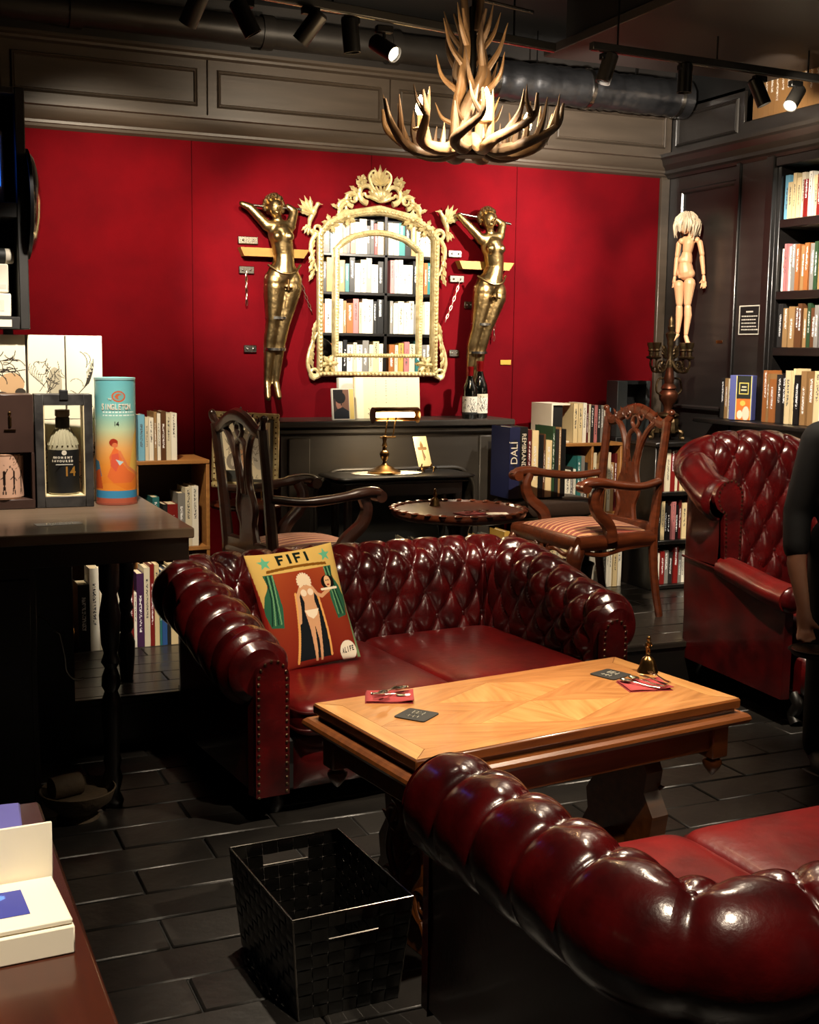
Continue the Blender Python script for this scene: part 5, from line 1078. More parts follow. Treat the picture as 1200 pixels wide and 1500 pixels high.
# ------------------------------------------------------------------ books
BC = {'white': (.86, .84, .78), 'cream': (.80, .72, .55), 'ivory': (.78, .74, .64), 'grey': (.46, .45, .43), 'charcoal': (.12, .12, .12), 'black': (.045, .045, .05), 'red': (.44, .08, .07), 'maroon': (.30, .05, .06), 'orange': (.56, .34, .17), 'tan': (.55, .43, .28), 'brown': (.32, .20, .11), 'navy': (.07, .09, .22), 'blue': (.16, .30, .52), 'pale blue': (.42, .64, .74), 'teal': (.16, .40, .40), 'green': (.14, .24, .15), 'yellow': (.70, .56, .26), 'pink': (.68, .42, .42), 'purple': (.24, .12, .26), 'kraft': (.52, .39, .24)}
_c = MB().box(-.5, 0, 0, .5, .03, 1).box(-.5, 0, 0, -.42, 1, 1).box(.42, 0, 0, .5, 1, 1).mesh('cover', False); _c.materials.append(BOOK)
_p = MB().box(-.43, .03, .012, .43, .97, .985).mesh('pages', False); _p.materials.append(PAPER)
def ordn(i):
    if i < 20: return ORD[i]
    t_ = {2: 'twenty', 3: 'thirty', 4: 'forty', 5: 'fifty', 6: 'sixty'}[(i + 1) // 10]; return t_ + 'th' if (i + 1) % 10 == 0 and False else (t_[:-1] + 'ieth' if (i + 1) % 10 == 0 else t_ + '-' + ORD[i % 10])
def book(p, rz, w, d, h, colour, label, group, lean=0., pages=True, name='book'):
    c = BC[colour]; t = obj(name, _c, None); t.location = p; t.scale = (w, d, h); t.rotation_euler = (0, lean, rz)
    lum = sum(lin(c)) / 3; t.color = (*lin(c), .75 if lum < .2 else .06); tag(t, label, 'book', group)
    if pages: obj('pages', _p, None, t)
    return t
def row(p0, rz, length, pal, where, group, h=(.2, .25), w=(.018, .035), d=(.14, .19), seed=1, pages=True, flip=False, lean_last=0., exact=None, gap=.001):
    r = random.Random(seed); L_ = []; x = 0; c, s = math.cos(rz), math.sin(rz)
    if exact: items = exact
    else:
        items = []; tot = 0
        while True:
            q = (r.choice(pal), r.uniform(*w), r.uniform(*d), r.uniform(*h))
            if tot + q[1] > length: break
            tot += q[1] + gap; items.append(q)
    n = len(items); dmax = max(q[2] for q in items)
    for i, (col, w_, d_, h_) in enumerate(items):
        y = 0 if exact else r.uniform(0, .015); px, py = p0[0] + c * (x + w_ / 2) - s * y, p0[1] + s * (x + w_ / 2) + c * y
        k = n - 1 - i if flip else i
        size = 'tall' if h_ > (h[0] + h[1]) / 2 + .3 * (h[1] - h[0]) else ('short' if h_ < (h[0] + h[1]) / 2 - .3 * (h[1] - h[0]) else 'slim' if w_ < (w[0] + w[1]) / 2 else 'thick')
        L_.append(book((px, py, p0[2]), rz, w_, d_, h_, col, f'{size} {col} book, {ordn(k)} from left, {where}', group, 0, pages)); x += w_ + gap
    return L_
# right wall: built-in bookcase, ledge, books
bk = thing('built_in_bookcase', 'tall black built-in bookcase in the right wall', 'bookcase', (WX, 3.82, 1.18))
MB().box(.33, 0, 0, .355, 1.62, 1.40).build('back_panel', BLACKWOOD, bk, False)
for y0, y1 in ((0, .03), (1.595, 1.625)): MB().box(.0, y0, 0, .33, y1, 1.40, .003).build('side_panel', BLACKWOOD, bk)
for z in (.40, .70, 1.08): MB().box(.0, .03, z - .045, .33, 1.595, z, .003).build('shelf', BLACKWOOD, bk)
MB().box(-.02, 0, 1.36, .33, 1.62, 1.41, .004).build('top_rail', BLACKWOOD, bk)
lg = thing('wall_ledge', 'black ledge counter running along the right wall under the bookcase', 'counter', (4.30, 3.82, 0))
MB().sq((.19, 1.03, 1.164), (.185, 1.03, .0155), .3, .12, 14).build('ledge_top', BLACKWOOD, lg); MB().box(.08, .02, .0, .19, .87, 1.149, .004).build('ledge_front', DARKPANEL, lg); MB().box(.14, .90, PZ, .19, 1.85, 1.149, .004).build('ledge_front', DARKPANEL, lg)
for y in (.3, .6): MB().box(.072, y - .24, .12, .08, y + .03, 1.06, .003).build('cupboard_door', BLACKWOOD, lg)
X0 = WX + .012; rzR = -PI / 2
row((X0, 5.405, 2.2615), rzR, .66, ['white', 'white', 'ivory', 'pale blue', 'navy', 'white', 'red', 'cream'], 'top shelf of the right wall bookcase', 'books on the right wall top shelf', (.19, .235), (.02, .042), seed=3)
row((X0, 5.405, 1.8815), rzR, .66, ['pink', 'orange', 'ivory', 'white', 'white', 'green', 'grey', 'purple', 'tan'], 'second shelf of the right wall bookcase', 'books on the right wall second shelf', (.22, .25), (.022, .042), seed=8)
row((X0, 5.405, 1.5815), rzR, .66, ['tan', 'kraft', 'grey', 'brown', 'charcoal', 'cream', 'tan', 'green'], 'third shelf of the right wall bookcase', 'books on the right wall third shelf', (.2, .235), (.024, .045), seed=5)
row((4.375, 5.685, 1.182), rzR, 0, None, 'on the ledge under the wall sign', 'books standing on the right ledge', (.2, .27), (.02, .05), exact=[('charcoal', .035, .1, .225), ('tan', .03, .1, .225), ('ivory', .028, .1, .222), ('cream', .022, .1, .225)])
row((4.375, 5.335, 1.182), rzR, .6, ['kraft', 'white', 'black', 'charcoal', 'black', 'cream', 'orange'], 'on the ledge right of the blue boxed set', 'books standing on the right ledge', (.23, .29), (.02, .05), (.09, .1), seed=6)
bs = thing('boxed_book', 'blue slipcased book with a gold framed title and picture on the ledge', 'book', (4.352, 5.478, 1.182), R(-62))
MB().box(-.065, 0, 0, .065, .055, .245, .002).build('slipcase', mat('slipcase_blue', (.30, .32, .52), .5), bs, False)
c = Canvas(60, 100, (.32, .34, .55)); c.rect(.3, .0, .95, 1, (.13, .14, .12)); c.rect(.28, 0, .31, 1, (.86, .8, .5)); c.rect(.94, 0, .97, 1, (.86, .8, .5)); c.rect(.31, .0, .94, .48, (.78, .42, .16)); c.ell(.6, .38, .12, .06, (.9, .68, .3)); c.ell(.75, .15, .16, .16, (.86, .76, .66)); c.ell(.48, .12, .12, .1, (.88, .8, .7)); c.rect(.42, .58, .84, .84, (.82, .74, .36)); c.rect(.45, .6, .81, .82, (.13, .14, .12)); c.rect(.53, .73, .73, .765, (.8, .76, .6)); c.rect(.5, .66, .76, .69, (.8, .76, .6))
c.build('cover_print', lambda u, v: (-.0645 + u * .129, u * 0 - .0015, .002 + v * .241), PRINT, bs)
row((X0 - .005, 5.69, 2.8215), rzR, 0, None, 'on the high ledge at the top right', 'kraft paper wrapped books on the high ledge', (.2, .3), (.03, .06), exact=[('kraft', .043, .16, .335 - .002 * (i % 3)) for i in range(16)], pages=False)
sg = thing('wall_sign', 'small framed black notice with white writing on the right pilaster', 'sign', (WX - .016, 5.60, 1.73), 0, rot=(PI / 2, 0, -PI / 2))
MB().box(-.085, -.078, 0, .085, .078, .003).build('board', BLACK, sg, False)
for x0, y0, x1, y1 in ((-.088, -.081, .088, -.075), (-.088, .075, .088, .081), (-.088, -.075, -.082, .075), (.082, -.075, .088, .075)): MB().box(x0, y0, 0, x1, y1, .005).build('frame_bar', CHALK, sg, False)
b = MB(); rl = random.Random(6); b.box(-.03, .042, .003, .03, .05, .0036)
for y in (.018, -.001, -.02, -.039, -.056):
    x = -.066
    while x < .058: w_ = rl.uniform(.006, .02); b.box(x, y, .003, x + w_, y + .0065, .0036); x += w_ + .004
stuff(b.build('lettering', CHALK, sg, False))
tag(MB().box(-.03, -.002, -.009, .03, .0, .009, .001).build('brass_plaque', BRASS, loc=(WX - .001, 5.88, 1.61), rot=(0, 0, -PI / 2)), 'tiny brass plaque on the dark panel beside the doll', 'plaque')
# black bookcase in the corner
kb = thing('low_bookcase', 'low black bookcase in the corner under the candelabra', 'bookcase', (4.0, 5.75, PZ))
MB().box(0, 0, 0, .022, .34, .84, .003).build('side_panel', BLACKWOOD, kb); MB().box(.41, 0, 0, .43, .34, .84, .003).build('side_panel', BLACKWOOD, kb); MB().box(.022, .32, 0, .41, .34, .84).build('back_panel', BLACKWOOD, kb, False); MB().box(-.01, -.015, .82, .44, .34, .845, .004).build('top_board', BLACKWOOD, kb)
for z in (.005, .262, .54): MB().box(.022, 0, z, .41, .32, z + .022, .002).build('shelf', BLACKWOOD, kb)
row((4.03, 5.775, PZ + .563), 0, .37, ['red', 'ivory', 'red', 'maroon', 'cream', 'white'], 'top shelf of the low black bookcase', 'books in the low black bookcase', (.2, .24), (.016, .034), (.14, .18), 4)
row((4.03, 5.775, PZ + .285), 0, .37, ['cream', 'pink', 'maroon', 'white', 'navy', 'black'], 'middle shelf of the low black bookcase', 'books in the low black bookcase', (.19, .235), (.016, .034), (.14, .18), 9)
row((4.03, 5.775, PZ + .028), 0, .37, ['red', 'white', 'charcoal', 'grey', 'cream', 'white'], 'bottom shelf of the low black bookcase', 'books in the low black bookcase', (.17, .215), (.016, .036), (.14, .18), 2)
bxg = thing('display_box', 'grey and black open display box behind the candelabra', 'box', (4.10, 6.16, 1.046 + .0), 0)
for x0, x1 in ((-.1, -.03), (.10, .13)): MB().box(x0, 0, 0, x1, .12, .33, .003).build('box_side', mat('box_grey', (.16, .17, .17), .5), bxg)
MB().box(-.03, .1, 0, .10, .12, .33).build('box_back', BLACK, bxg, False); MB().box(-.03, 0, .31, .10, .1, .33).build('box_top', BLACK, bxg, False); MB().box(-.03, 0, 0, .10, .1, .02).build('box_floor', BLACK, bxg, False)
MB().box(-.1, .0, -.84, .13, .12, 0, .004).build('plinth', BLACK, bxg)
# pine shelves right of the mantel
ps = thing('pine_shelf', 'open pine shelf of books behind the right carved armchair', 'shelf', (3.50, 6.06, PZ))
for x in (0, .275, .47): MB().box(x, 0, 0, x + .014, .33, .82, .002).build('upright', PINE, ps)
for z in (0, .40, .805): MB().box(.0, -.004, z, .484, .33, z + .018, .002).build('shelf_board', PINE, ps)
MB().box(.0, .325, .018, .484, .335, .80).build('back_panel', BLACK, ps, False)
row((3.80, 6.075, PZ + .419), 0, .17, ['cream', 'ivory', 'cream', 'tan', 'maroon', 'white'], 'middle of the pine shelf behind the armchair', 'books in the pine shelf', (.28, .35), (.018, .03), (.16, .2), 3)
row((3.52, 6.075, PZ + .419), 0, .25, ['grey', 'charcoal', 'green', 'white', 'teal', 'grey'], 'left bay of the pine shelf, middle', 'books in the pine shelf', (.24, .33), (.018, .04), (.16, .2), 5)
row((3.80, 6.075, PZ + .019), 0, .17, ['ivory', 'white', 'grey', 'cream'], 'bottom right of the pine shelf', 'books in the pine shelf', (.26, .33), (.018, .034), (.16, .2), 6)
row((3.52, 6.075, PZ + .019), 0, .25, ['navy', 'grey', 'white', 'blue', 'cream'], 'bottom left bay of the pine shelf', 'books in the pine shelf', (.2, .28), (.02, .04), (.16, .2), 7)
row((3.735, 5.93, PZ + .001), R(-2), .19, ['white', 'ivory', 'grey', 'white', 'cream'], 'on the floor before the pine shelf', 'books on the platform by the pine shelf', (.24, .34), (.018, .034), (.09, .11), 9)
wbx = thing('white_slipcase', 'white open slipcase with a black end standing on the pine shelf', 'box', (3.535, 6.10, PZ + .8235), R(6))
MB().box(-.01, .0, 0, .0, .2, .225).box(.0, 0, .215, .12, .2, .225).box(.0, 0, 0, .12, .2, .01).build('case', WHITE_P, wbx, False); MB().box(.0, .012, .01, .075, .2, .215).build('black_panel', BLACK, wbx, False)
row((3.66, 6.085, PZ + .8235), 0, 0, None, 'on top of the pine shelf', 'books on top of the pine shelf', (.2, .24), (.02, .04), exact=[('cream', .032, .15, .225), ('cream', .03, .15, .225), ('white', .024, .16, .228), ('maroon', .012, .15, .22), ('ivory', .014, .15, .22), ('charcoal', .022, .15, .215), ('pink', .022, .15, .215), ('charcoal', .02, .15, .215), ('grey', .02, .15, .21), ('white', .024, .15, .21), ('pale blue', .02, .15, .20)])
# leather bench with the big art books
LB = mat('brown_leather_bench', (.20, .15, .12), .4, c2=(.15, .11, .09), scale=8, bump=.1, bscale=60)
be = thing('leather_bench', 'long brown leather bench carrying the large art books', 'bench', (3.375, 5.90, PZ)); MB().sq((0, 0, .49), (.27, .13, .062), .5, .25, 14).build('padded_top', LB, be)
for x in (-.22, .22):
    for y in (-.09, .09): MB().box(x - .018, y - .018, 0, x + .018, y + .018, .44, .003).build('leg', BLACKWOOD, be)
BZ = PZ + .5535; big = [('navy', .062, .25, .385), ('black', .048, .24, .385), ('maroon', .024, .23, .37), ('cream', .042, .22, .365), ('black', .03, .22, .34), ('brown', .012, .22, .345), ('cream', .04, .2, .31), ('green', .018, .23, .385), ('charcoal', .022, .23, .37), ('tan', .012, .2, .38), ('black', .03, .22, .37)]
nm = ['thick navy art book lettered DALI on the leather bench', 'thick black art book lettered REMBRANDT beside the navy one', 'slim maroon art book with gold script, third on the bench', 'tall cream art book with faint vertical title on the bench', 'black art book standing right of the tall cream one', 'thin brown book between the black and the short cream one', 'shorter plain cream book on the leather bench', 'dark green tall book right of the short cream one', 'charcoal tall book with small white title on the bench', 'thin tan book near the right end of the bench', 'black tall book with white title and red foot, last on bench']
x = 3.10
for (col, w_, d_, h_), l in zip(big, nm):
    o = book((x + w_ / 2, 5.80 + .004 * (x - 3.1) * 10, BZ), 0, w_, d_ * .85, h_, col, l, 'large art books on the bench'); 
    if col in ('navy', 'black', 'cream', 'charcoal'): o.color[3] = o.color[0]
    txt = {0: ('DALÍ', .058, WHITE_P), 1: ('REMBRANDT', .036, WHITE_P), }.get(nm.index(l))
    if txt and nm.index(l) in (0, 1): text(txt[0], txt[1], txt[2], o, (0, -.004, .64), (PI / 2, PI / 2 if nm.index(l) else -PI / 2, 0)).scale = (1 / h_, 1 / w_, 1)
    x += w_ + .0015
row((3.185, 5.84, PZ + .001), 0, .38, ['tan', 'cream', 'ivory', 'brown', 'cream', 'tan'], 'on the floor under the leather bench', 'books under the leather bench', (.24, .3), (.025, .045), (.11, .13), 7)
row((2.845, 5.74, PZ + .001), R(0), 0, None, 'on the floor beyond the round pedestal table', 'books behind the round table', (.28, .36), (.02, .04), exact=[('black', .02, .16, .33), ('white', .02, .16, .35), ('orange', .03, .17, .36), ('yellow', .026, .17, .36), ('teal', .028, .17, .36), ('grey', .02, .17, .365), ('white', .034, .17, .34), ('cream', .018, .17, .345), ('yellow', .034, .17, .385), ('navy', .016, .17, .375)])
row((2.40, 5.60, PZ + .001), R(-8), 0, None, 'upright files left of the round table pedestal', 'files behind the round table', (.3, .4), (.02, .05), exact=[('ivory', .012, .15, .40), ('pink', .055, .15, .36), ('grey', .016, .16, .39), ('ivory', .016, .16, .38), ('charcoal', .02, .16, .37)])
wbn = thing('waste_bin', 'black tapered waste bin on the platform behind the right armchair', 'bin', (3.30, 5.46, PZ)); MB().lathe([(.0, .004), (.085, .0), (.088, .004), (.115, .25), (.119, .252), (.119, .246), (.110, .244), (.082, .01), (0, .01)], 28).build('bin_body', BLACKMET, wbn); MB().tube([(.117 * math.cos(2 * PI * k / 28), .117 * math.sin(2 * PI * k / 28), .25) for k in range(28)], .004, 6, closed=True).build('bin_rim', BLACKMET, wbn)
# left: round table with framed drawing
lt = thing('round_side_table', 'small round brown side table carrying the framed drawing', 'table', (1.625, 5.73, PZ))
MB().lathe([(0, .575), (.16, .575), (.172, .583), (.175, .592), (.168, .60), (0, .60)], 40).build('tabletop', MAHOG, lt); MB().lathe([(.11, 0), (.11, .03), (.04, .06), (.03, .12), (.045, .18), (.03, .22), (.045, .27), (.03, .31), (.045, .36), (.03, .40), (.028, .5), (.06, .575)], 20).build('turned_stem', DARKMAHOG, lt)
fr = thing('framed_drawing', 'gold framed pencil drawing propped on the round side table', 'picture', (1.63, 5.76, PZ + .604), 0, rot=(R(-8), R(3), R(-4))); fw_, fh_ = .33, .37
for x0, z0, x1, z1 in ((-fw_ / 2, .06, fw_ / 2, .09), (-fw_ / 2, fh_ + .03, fw_ / 2, fh_ + .06), (-fw_ / 2, .09, -fw_ / 2 + .03, fh_ + .03), (fw_ / 2 - .03, .09, fw_ / 2, fh_ + .03)):
    fb = MB().box(x0, -.012, z0, x1, .012, z1, .006).build('frame_bar', GILT, fr); b = MB(); n = int(max(x1 - x0, z1 - z0) / .024)
    for k in range(n): q = (k + .5) / n; b.sphere((x0 + (x1 - x0) * (q if x1 - x0 > .1 else .35), -.013, z0 + (z1 - z0) * (q if z1 - z0 > .1 else .35)), .0045, 4)
    stuff(b.build('frame_beads', BRASS, fb))
MB().box(-fw_ / 2 + .01, .0, .07, fw_ / 2 - .01, .01, fh_ + .05).build('backing', BLACK, fr, False)
c = Canvas(110, 130, (.86, .80, .66)); rl = random.Random(31); c.rect(0, 0, 1, 1, (.24, .22, .18)); c.rect(.06, .05, .94, .95, (.87, .82, .69))
c.ell(.32, .66, .17, .13, (.62, .58, .48)); c.ell(.5, .62, .12, .16, (.58, .53, .44)); c.ell(.42, .36, .2, .15, (.70, .52, .38)); c.ell(.27, .32, .12, .13, (.52, .48, .42)); c.ell(.29, .32, .06, .08, (.70, .66, .58)); c.line([(.52, .7), (.5, .82), (.54, .9), (.6, .88)], .02, (.6, .55, .46)); c.ell(.75, .5, .14, .3, (.74, .71, .64)); c.ell(.24, .52, .06, .05, (.72, .66, .56))
for q in range(70): u, v = rl.gauss(.45, .16), rl.gauss(.5, .18); c.line([(u, v), (u + rl.uniform(-.06, .06), v + rl.uniform(-.05, .05)), (u + rl.uniform(-.08, .08), v + rl.uniform(-.06, .06))], .004, (.42, .38, .32))
c.rect(.06, .05, .36, .18, (.20, .21, .20)); c.build('drawing', lambda u, v: (-fw_ / 2 + .03 + u * (fw_ - .06), u * 0 - .002, .09 + v * (fh_ - .06)), PRINT, fr)
for s in (-1, 1): MB().tube([(s * .08, 0, .06), (s * .075, -.03, .004)], .004, 6).build('stand_foot', BRASS, fr)
MB().tube([(0, .01, .25), (0, .09, .012)], .004, 6).build('stand_strut', BRASS, fr)
# left pine bookcase behind the counter
lc = thing('pine_bookcase', 'pine bookcase of small books behind the bar counter', 'bookcase', (.745, 5.60, PZ))
for x in (0, .325, .655): MB().box(x, 0, 0, x + .016, .3, .82, .002).build('upright', PINE, lc)
for z in (0, .40, .805): MB().box(0, -.003, z, .671, .3, z + .018, .002).build('shelf_board', PINE, lc)
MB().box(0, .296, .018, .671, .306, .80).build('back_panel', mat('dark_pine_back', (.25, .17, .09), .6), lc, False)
row((1.09, 5.62, PZ + .8235), 0, 0, None, 'on top of the pine bookcase by the counter', 'books on top of the left pine bookcase', (.2, .23), (.02, .03), exact=[('pale blue', .032, .13, .21), ('ivory', .016, .13, .198), ('white', .022, .13, .196), ('tan', .014, .15, .222), ('white', .016, .13, .215), ('brown', .024, .15, .225), ('ivory', .022, .13, .214), ('white', .026, .13, .216)])
row((1.105, 5.615, PZ + .419), 0, 0, None, 'right bay of the pine bookcase, middle shelf', 'books in the left pine bookcase', (.18, .3), (.02, .04), exact=[('grey', .02, .14, .19), ('white', .022, .14, .18), ('teal', .034, .16, .235), ('ivory', .014, .14, .17), ('charcoal', .02, .15, .2), ('red', .048, .15, .20), ('grey', .034, .17, .25), ('ivory', .03, .17, .275), ('white', .03, .17, .28)])
row((.785, 5.615, PZ + .419), 0, .30, ['cream', 'white', 'tan', 'grey', 'ivory'], 'left bay of the pine bookcase, middle shelf', 'books in the left pine bookcase', (.2, .3), (.02, .04), (.14, .18), 5)
row((.78, 5.43, PZ + .001), 0, 0, None, 'on the platform in front of the pine bookcase', 'books on the platform left', (.28, .38), (.02, .05), exact=[('charcoal', .05, .14, .3), ('white', .04, .14, .37), ('ivory', .03, .14, .36), ('grey', .022, .14, .33), ('white', .024, .14, .362), ('ivory', .026, .14, .355), ('green', .024, .14, .33), ('red', .02, .14, .36), ('white', .012, .14, .25), ('purple', .032, .14, .335), ('ivory', .026, .14, .36), ('red', .018, .14, .375), ('cream', .022, .14, .372), ('teal', .01, .14, .33), ('blue', .022, .14, .34), ('charcoal', .016, .14, .35), ('cream', .046, .14, .36), ('kraft', .014, .14, .355), ('black', .024, .14, .345)])
bxk = thing('file_box', 'black box file on the platform right of the left book row', 'box', (1.295, 5.46, PZ + .001), 0); MB().box(0, 0, 0, .08, .12, .36, .002).build('case', BLACK, bxk); MB().box(.005, .004, .36, .075, .116, .363).build('paper_edge', WHITE_P, bxk, False)
# bookcase facing the mirror, behind the viewer's right
mbk = thing('tall_bookcase', 'tall black bookcase full of books, seen reflected in the gilt mirror', 'bookcase', (4.2, .24, 0))
for x in (-.02, .83, 1.68): MB().box(x, 0, 0, x + .035, .3, 3.0, .003).build('upright', BLACKWOOD, mbk)
MB().box(0, 0, 0, 1.70, .015, 3.0).build('back_panel', BLACKWOOD, mbk, False); MB().box(-.02, .0, 0, 1.715, .29, .85).build('lower_cupboard', BLACKWOOD, mbk, False)
shz = [.86, 1.27, 1.70, 2.13, 2.53]
for z in shz + [2.97]: MB().box(.015, .015, z - .03, 1.69, .3, z, .003).build('shelf', BLACKWOOD, mbk)
pal = ['white', 'white', 'ivory', 'cream', 'white', 'grey', 'charcoal', 'red', 'orange', 'tan', 'yellow', 'teal', 'black', 'ivory', 'pink', 'white']; wn = ['bottom', 'second lowest', 'middle', 'second highest', 'top']
for k, z in enumerate(shz):
    if k == 0: continue
    for q, (xe, nm_) in enumerate(((5.028, 'left'), (5.878, 'right'))):
        row((xe - .0, .528, z + .001), PI, .80, pal, f'{wn[k]} {nm_} shelf seen in the mirror', 'books reflected in the gilt mirror', (.29, .36), (.036, .078), (.18, .24), 20 + k * 2 + q, False, True)
# ------------------------------------------------------------------ bar counter on the left and what stands on it
bc = thing('bar_counter', 'dark high bar counter with a brown top displaying whisky boxes', 'counter', (0, 0, 0))
CTOP = wood('counter_top_wood', (.42, .35, .28), (.35, .28, .21), .4, .25, (1.5, 12, 12), 2.5, .03)
MB().box(-.7, 3.985, .915, .955, 5.02, .95, .004).build('counter_top', CTOP, bc); MB().box(-.7, 4.0, .84, .94, 4.03, .915, .003).build('front_apron', BLACKWOOD, bc); MB().box(.915, 4.03, .84, .94, 5.0, .915, .003).build('side_apron', BLACKWOOD, bc)
MB().box(-.7, 4.04, 0, .45, 4.60, .84, .004).build('cabinet_block', BLACKWOOD, bc); MB().box(.45, 4.58, 0, .64, 4.60, .84, .002).build('added_dark_sheet', BLACKWOOD, bc); MB().box(-.69, 4.032, .06, -.15, 4.04, .8, .003).build('cabinet_door', BLACKWOOD, bc); MB().box(-.13, 4.032, .06, .43, 4.04, .8, .003).build('cabinet_door', BLACKWOOD, bc)  # sheet beside the cabinet block added to keep the space under the counter dark
TL = [(.03, 0), (.036, .02), (.022, .05), (.03, .08), (.034, .1), (.024, .13), (.03, .16), (.024, .19), (.034, .3), (.036, .36), (.022, .40), (.032, .42), (.03, .45), (.02, .48), (.032, .5), (.022, .53), (.03, .56), (.036, .66), (.024, .73), (.034, .75), (.034, .84)]
MB().lathe(TL, 18, T(.685, 4.06, 0)).build('turned_leg', BLACKWOOD, bc); MB().lathe([(r_, max(PZ, z)) for r_, z in TL if z > .15], 18, T(.89, 4.9, 0)).build('turned_leg', BLACKWOOD, bc)
tag(MB().box(-.075, -.03, 0, .075, .03, .0012, .0004).build('business_card', mat('grey_card', (.48, .46, .42), .6), loc=(.545, 4.20, .9505), rot=(0, 0, R(5))), 'grey printed card lying on the counter top', 'card')
b = MB(); rl = random.Random(14)
for k in range(9): x = -.045 + k * .011; b.tube([(x, rl.uniform(-.012, .004), .0013), (x + rl.uniform(.002, .012), rl.uniform(.0, .014), .0013)], .003, 5, flat=.2)
o = b.build('printed_marks', WHITE_P, bpy.data.objects['business_card'])
# white line-art boxes: two tiers
def art(seed, kind):
    c = Canvas(90, 200, (.90, .86, .74)); r = random.Random(seed); K_ = (.16, .13, .10)
    for k in range(5): c.rect(.1, .93 - .02 * k, .9, .934 - .02 * k, (.82, .77, .64))
    def curl(u, v, a, ln, turn, wd):
        pts = [(u, v)]
        for i in range(14): u += ln / 14 * math.cos(a); v += ln / 14 * math.sin(a) * .45; a += turn / 14; pts.append((u, v))
        c.line(pts, wd, K_, 2.2)
    if kind == 2:
        for k in range(7): curl(.3 + .05 * k, .30 + .02 * k, .6 + .08 * k, .7, 1.2 - .1 * k, .009)
        curl(.55, .62, 1.2, .5, 1.6, .012); curl(.62, .66, .9, .4, 2.2, .01); curl(.1, .45, .8, .5, -2.5, .008)
        for k in range(8): curl(.1 + .06 * k, .34 - .015 * k, -.2, .3, -1.4, .007)
    elif kind == 1:
        c.ell(.72, .42, .2, .2, (.66, .62, .52))
        for k in range(26): curl(r.uniform(.45, .9), r.uniform(.3, .72), r.uniform(-2.5, -.5), r.uniform(.2, .45), r.uniform(-2, 2), .009)
        for k in range(8): curl(.45 - .05 * k, .38 + .02 * k, 2.4, .35, -1.5, .007)
        curl(.3, .66, 2, .3, 4, .01)
    else:
        c.ell(.6, .42, .36, .13, (.72, .58, .42)); c.ell(.85, .32, .15, .05, (.2, .17, .13)); c.ell(.3, .3, .2, .03, (.22, .18, .14))
        for k in range(22): curl(r.uniform(.1, .7), r.uniform(.52, .72), r.uniform(-.5, .5), r.uniform(.2, .5), r.uniform(-2, 2), .012)
        curl(.45, .76, -1, .3, 1.5, .012)
    return c
for tier in (0, 1):
    for k, xc in enumerate((.452, .594, .733)):
        t = thing('whisky_carton', f'white carton with an animal line drawing, {("leftmost", "middle", "rightmost")[k]} of the {("lower", "upper")[tier]} row', 'carton', (xc, 4.80, .951 + .3155 * tier), 0, 'white line-drawing cartons')
        MB().box(-.067, 0.0, 0, .067, .134, .314, .0015).build('carton', WHITE_P, t)
        art(50 + k + 3 * tier, k).build('line_drawing', lambda u, v: (-.066 + u * .132, u * 0 - .0008, .001 + v * .312), PRINT, t)
# presentation box with the bottle behind a window
MARB = mat('grey_marbled_card', (.24, .23, .22), .45, c2=(.15, .14, .135), scale=14, contrast=(.42, .6))
bx_ = thing('presentation_box', 'grey marbled presentation box with a window around a dark bottle', 'box', (.63, 4.63, .951), R(-3)); W_, H_, Dp = .102, .415, .11
for x0, z0, x1, z1 in ((-W_, 0, -W_ + .03, H_), (W_ - .03, 0, W_, H_), (-W_ + .03, 0, W_ - .03, .04), (-W_ + .03, H_ - .04, W_ - .03, H_)): MB().box(x0, 0, z0, x1, Dp, z1, .0015).build('box_panel', MARB, bx_)
for x in (-W_ + .03, W_ - .034): MB().box(x, .002, .04, x + .004, Dp - .004, H_ - .04).build('inner_lining', CREAM, bx_, False)
MB().box(-W_ + .03, .002, .04, W_ - .03, Dp, .044).build('inner_lining', CREAM, bx_, False)
MB().box(-.014, .0, H_, .016, .03, H_ + .016, .002).build('pull_ribbon', BLACK, bx_); MB().box(-.014, -.003, H_ - .02, .016, 0, H_ + .014, .001).build('pull_ribbon', BLACK, bx_)
bo = thing('whisky_bottle', 'dark labelled whisky bottle standing inside the marbled box', 'bottle', (.633, 4.695, .9955), 0)
GL = mat('clear_bottle_glass', (.55, .52, .42), .08, c2=(.62, .60, .50), scale=5, coat=.5)
MB().lathe([(0, .003), (.052, 0), (.056, .006), (.056, .165), (.054, .18), (.042, .215), (.03, .235), (.024, .245), (.022, .25)], 32).build('glass', GL, bo)
b = MB()
for k in range(18): a = 2 * PI * k / 18; b.tube([(.055 * math.cos(a), .055 * math.sin(a), .182), (.044 * math.cos(a), .044 * math.sin(a), .212), (.027 * math.cos(a), .027 * math.sin(a), .24)], .0035, 5)
stuff(b.build('glass_ribs', GL, bo)); MB().lathe([(.024, .244), (.026, .25), (.026, .282), (.022, .284)], 24).build('neck_sleeve', BLACK, bo); MB().lathe([(.022, .284), (.027, .29), (.027, .312), (0, .314)], 24).build('stopper', wood('stopper_wood', (.40, .33, .25), (.32, .26, .19), .5), bo)
lb = MB().lathe([(.0566, .006), (.0566, .166)], 40).build('label', mat('black_label', (.05, .05, .05), .5), bo)
def onlab(s, size, x, z, m_, bold=.0006, sx=1.): a = -PI / 2 + x / .057; text(s, size, m_, lb, (.0572 * math.cos(a), .0572 * math.sin(a), z), (PI / 2, 0, a + PI / 2), ext=.0004, bold=bold, sx=sx)
for i, chx in enumerate('MOMENT'): onlab(chx, .0105, -.004 + (i - 2.5) * .0115 - .002, .138, WHITE_P)
onlab('A', .0105, -.043, .138, WHITE_P)
for i, chx in enumerate('SAVOURED'): onlab(chx, .0105, -.012 + (i - 3.5) * .0105, .125, WHITE_P)
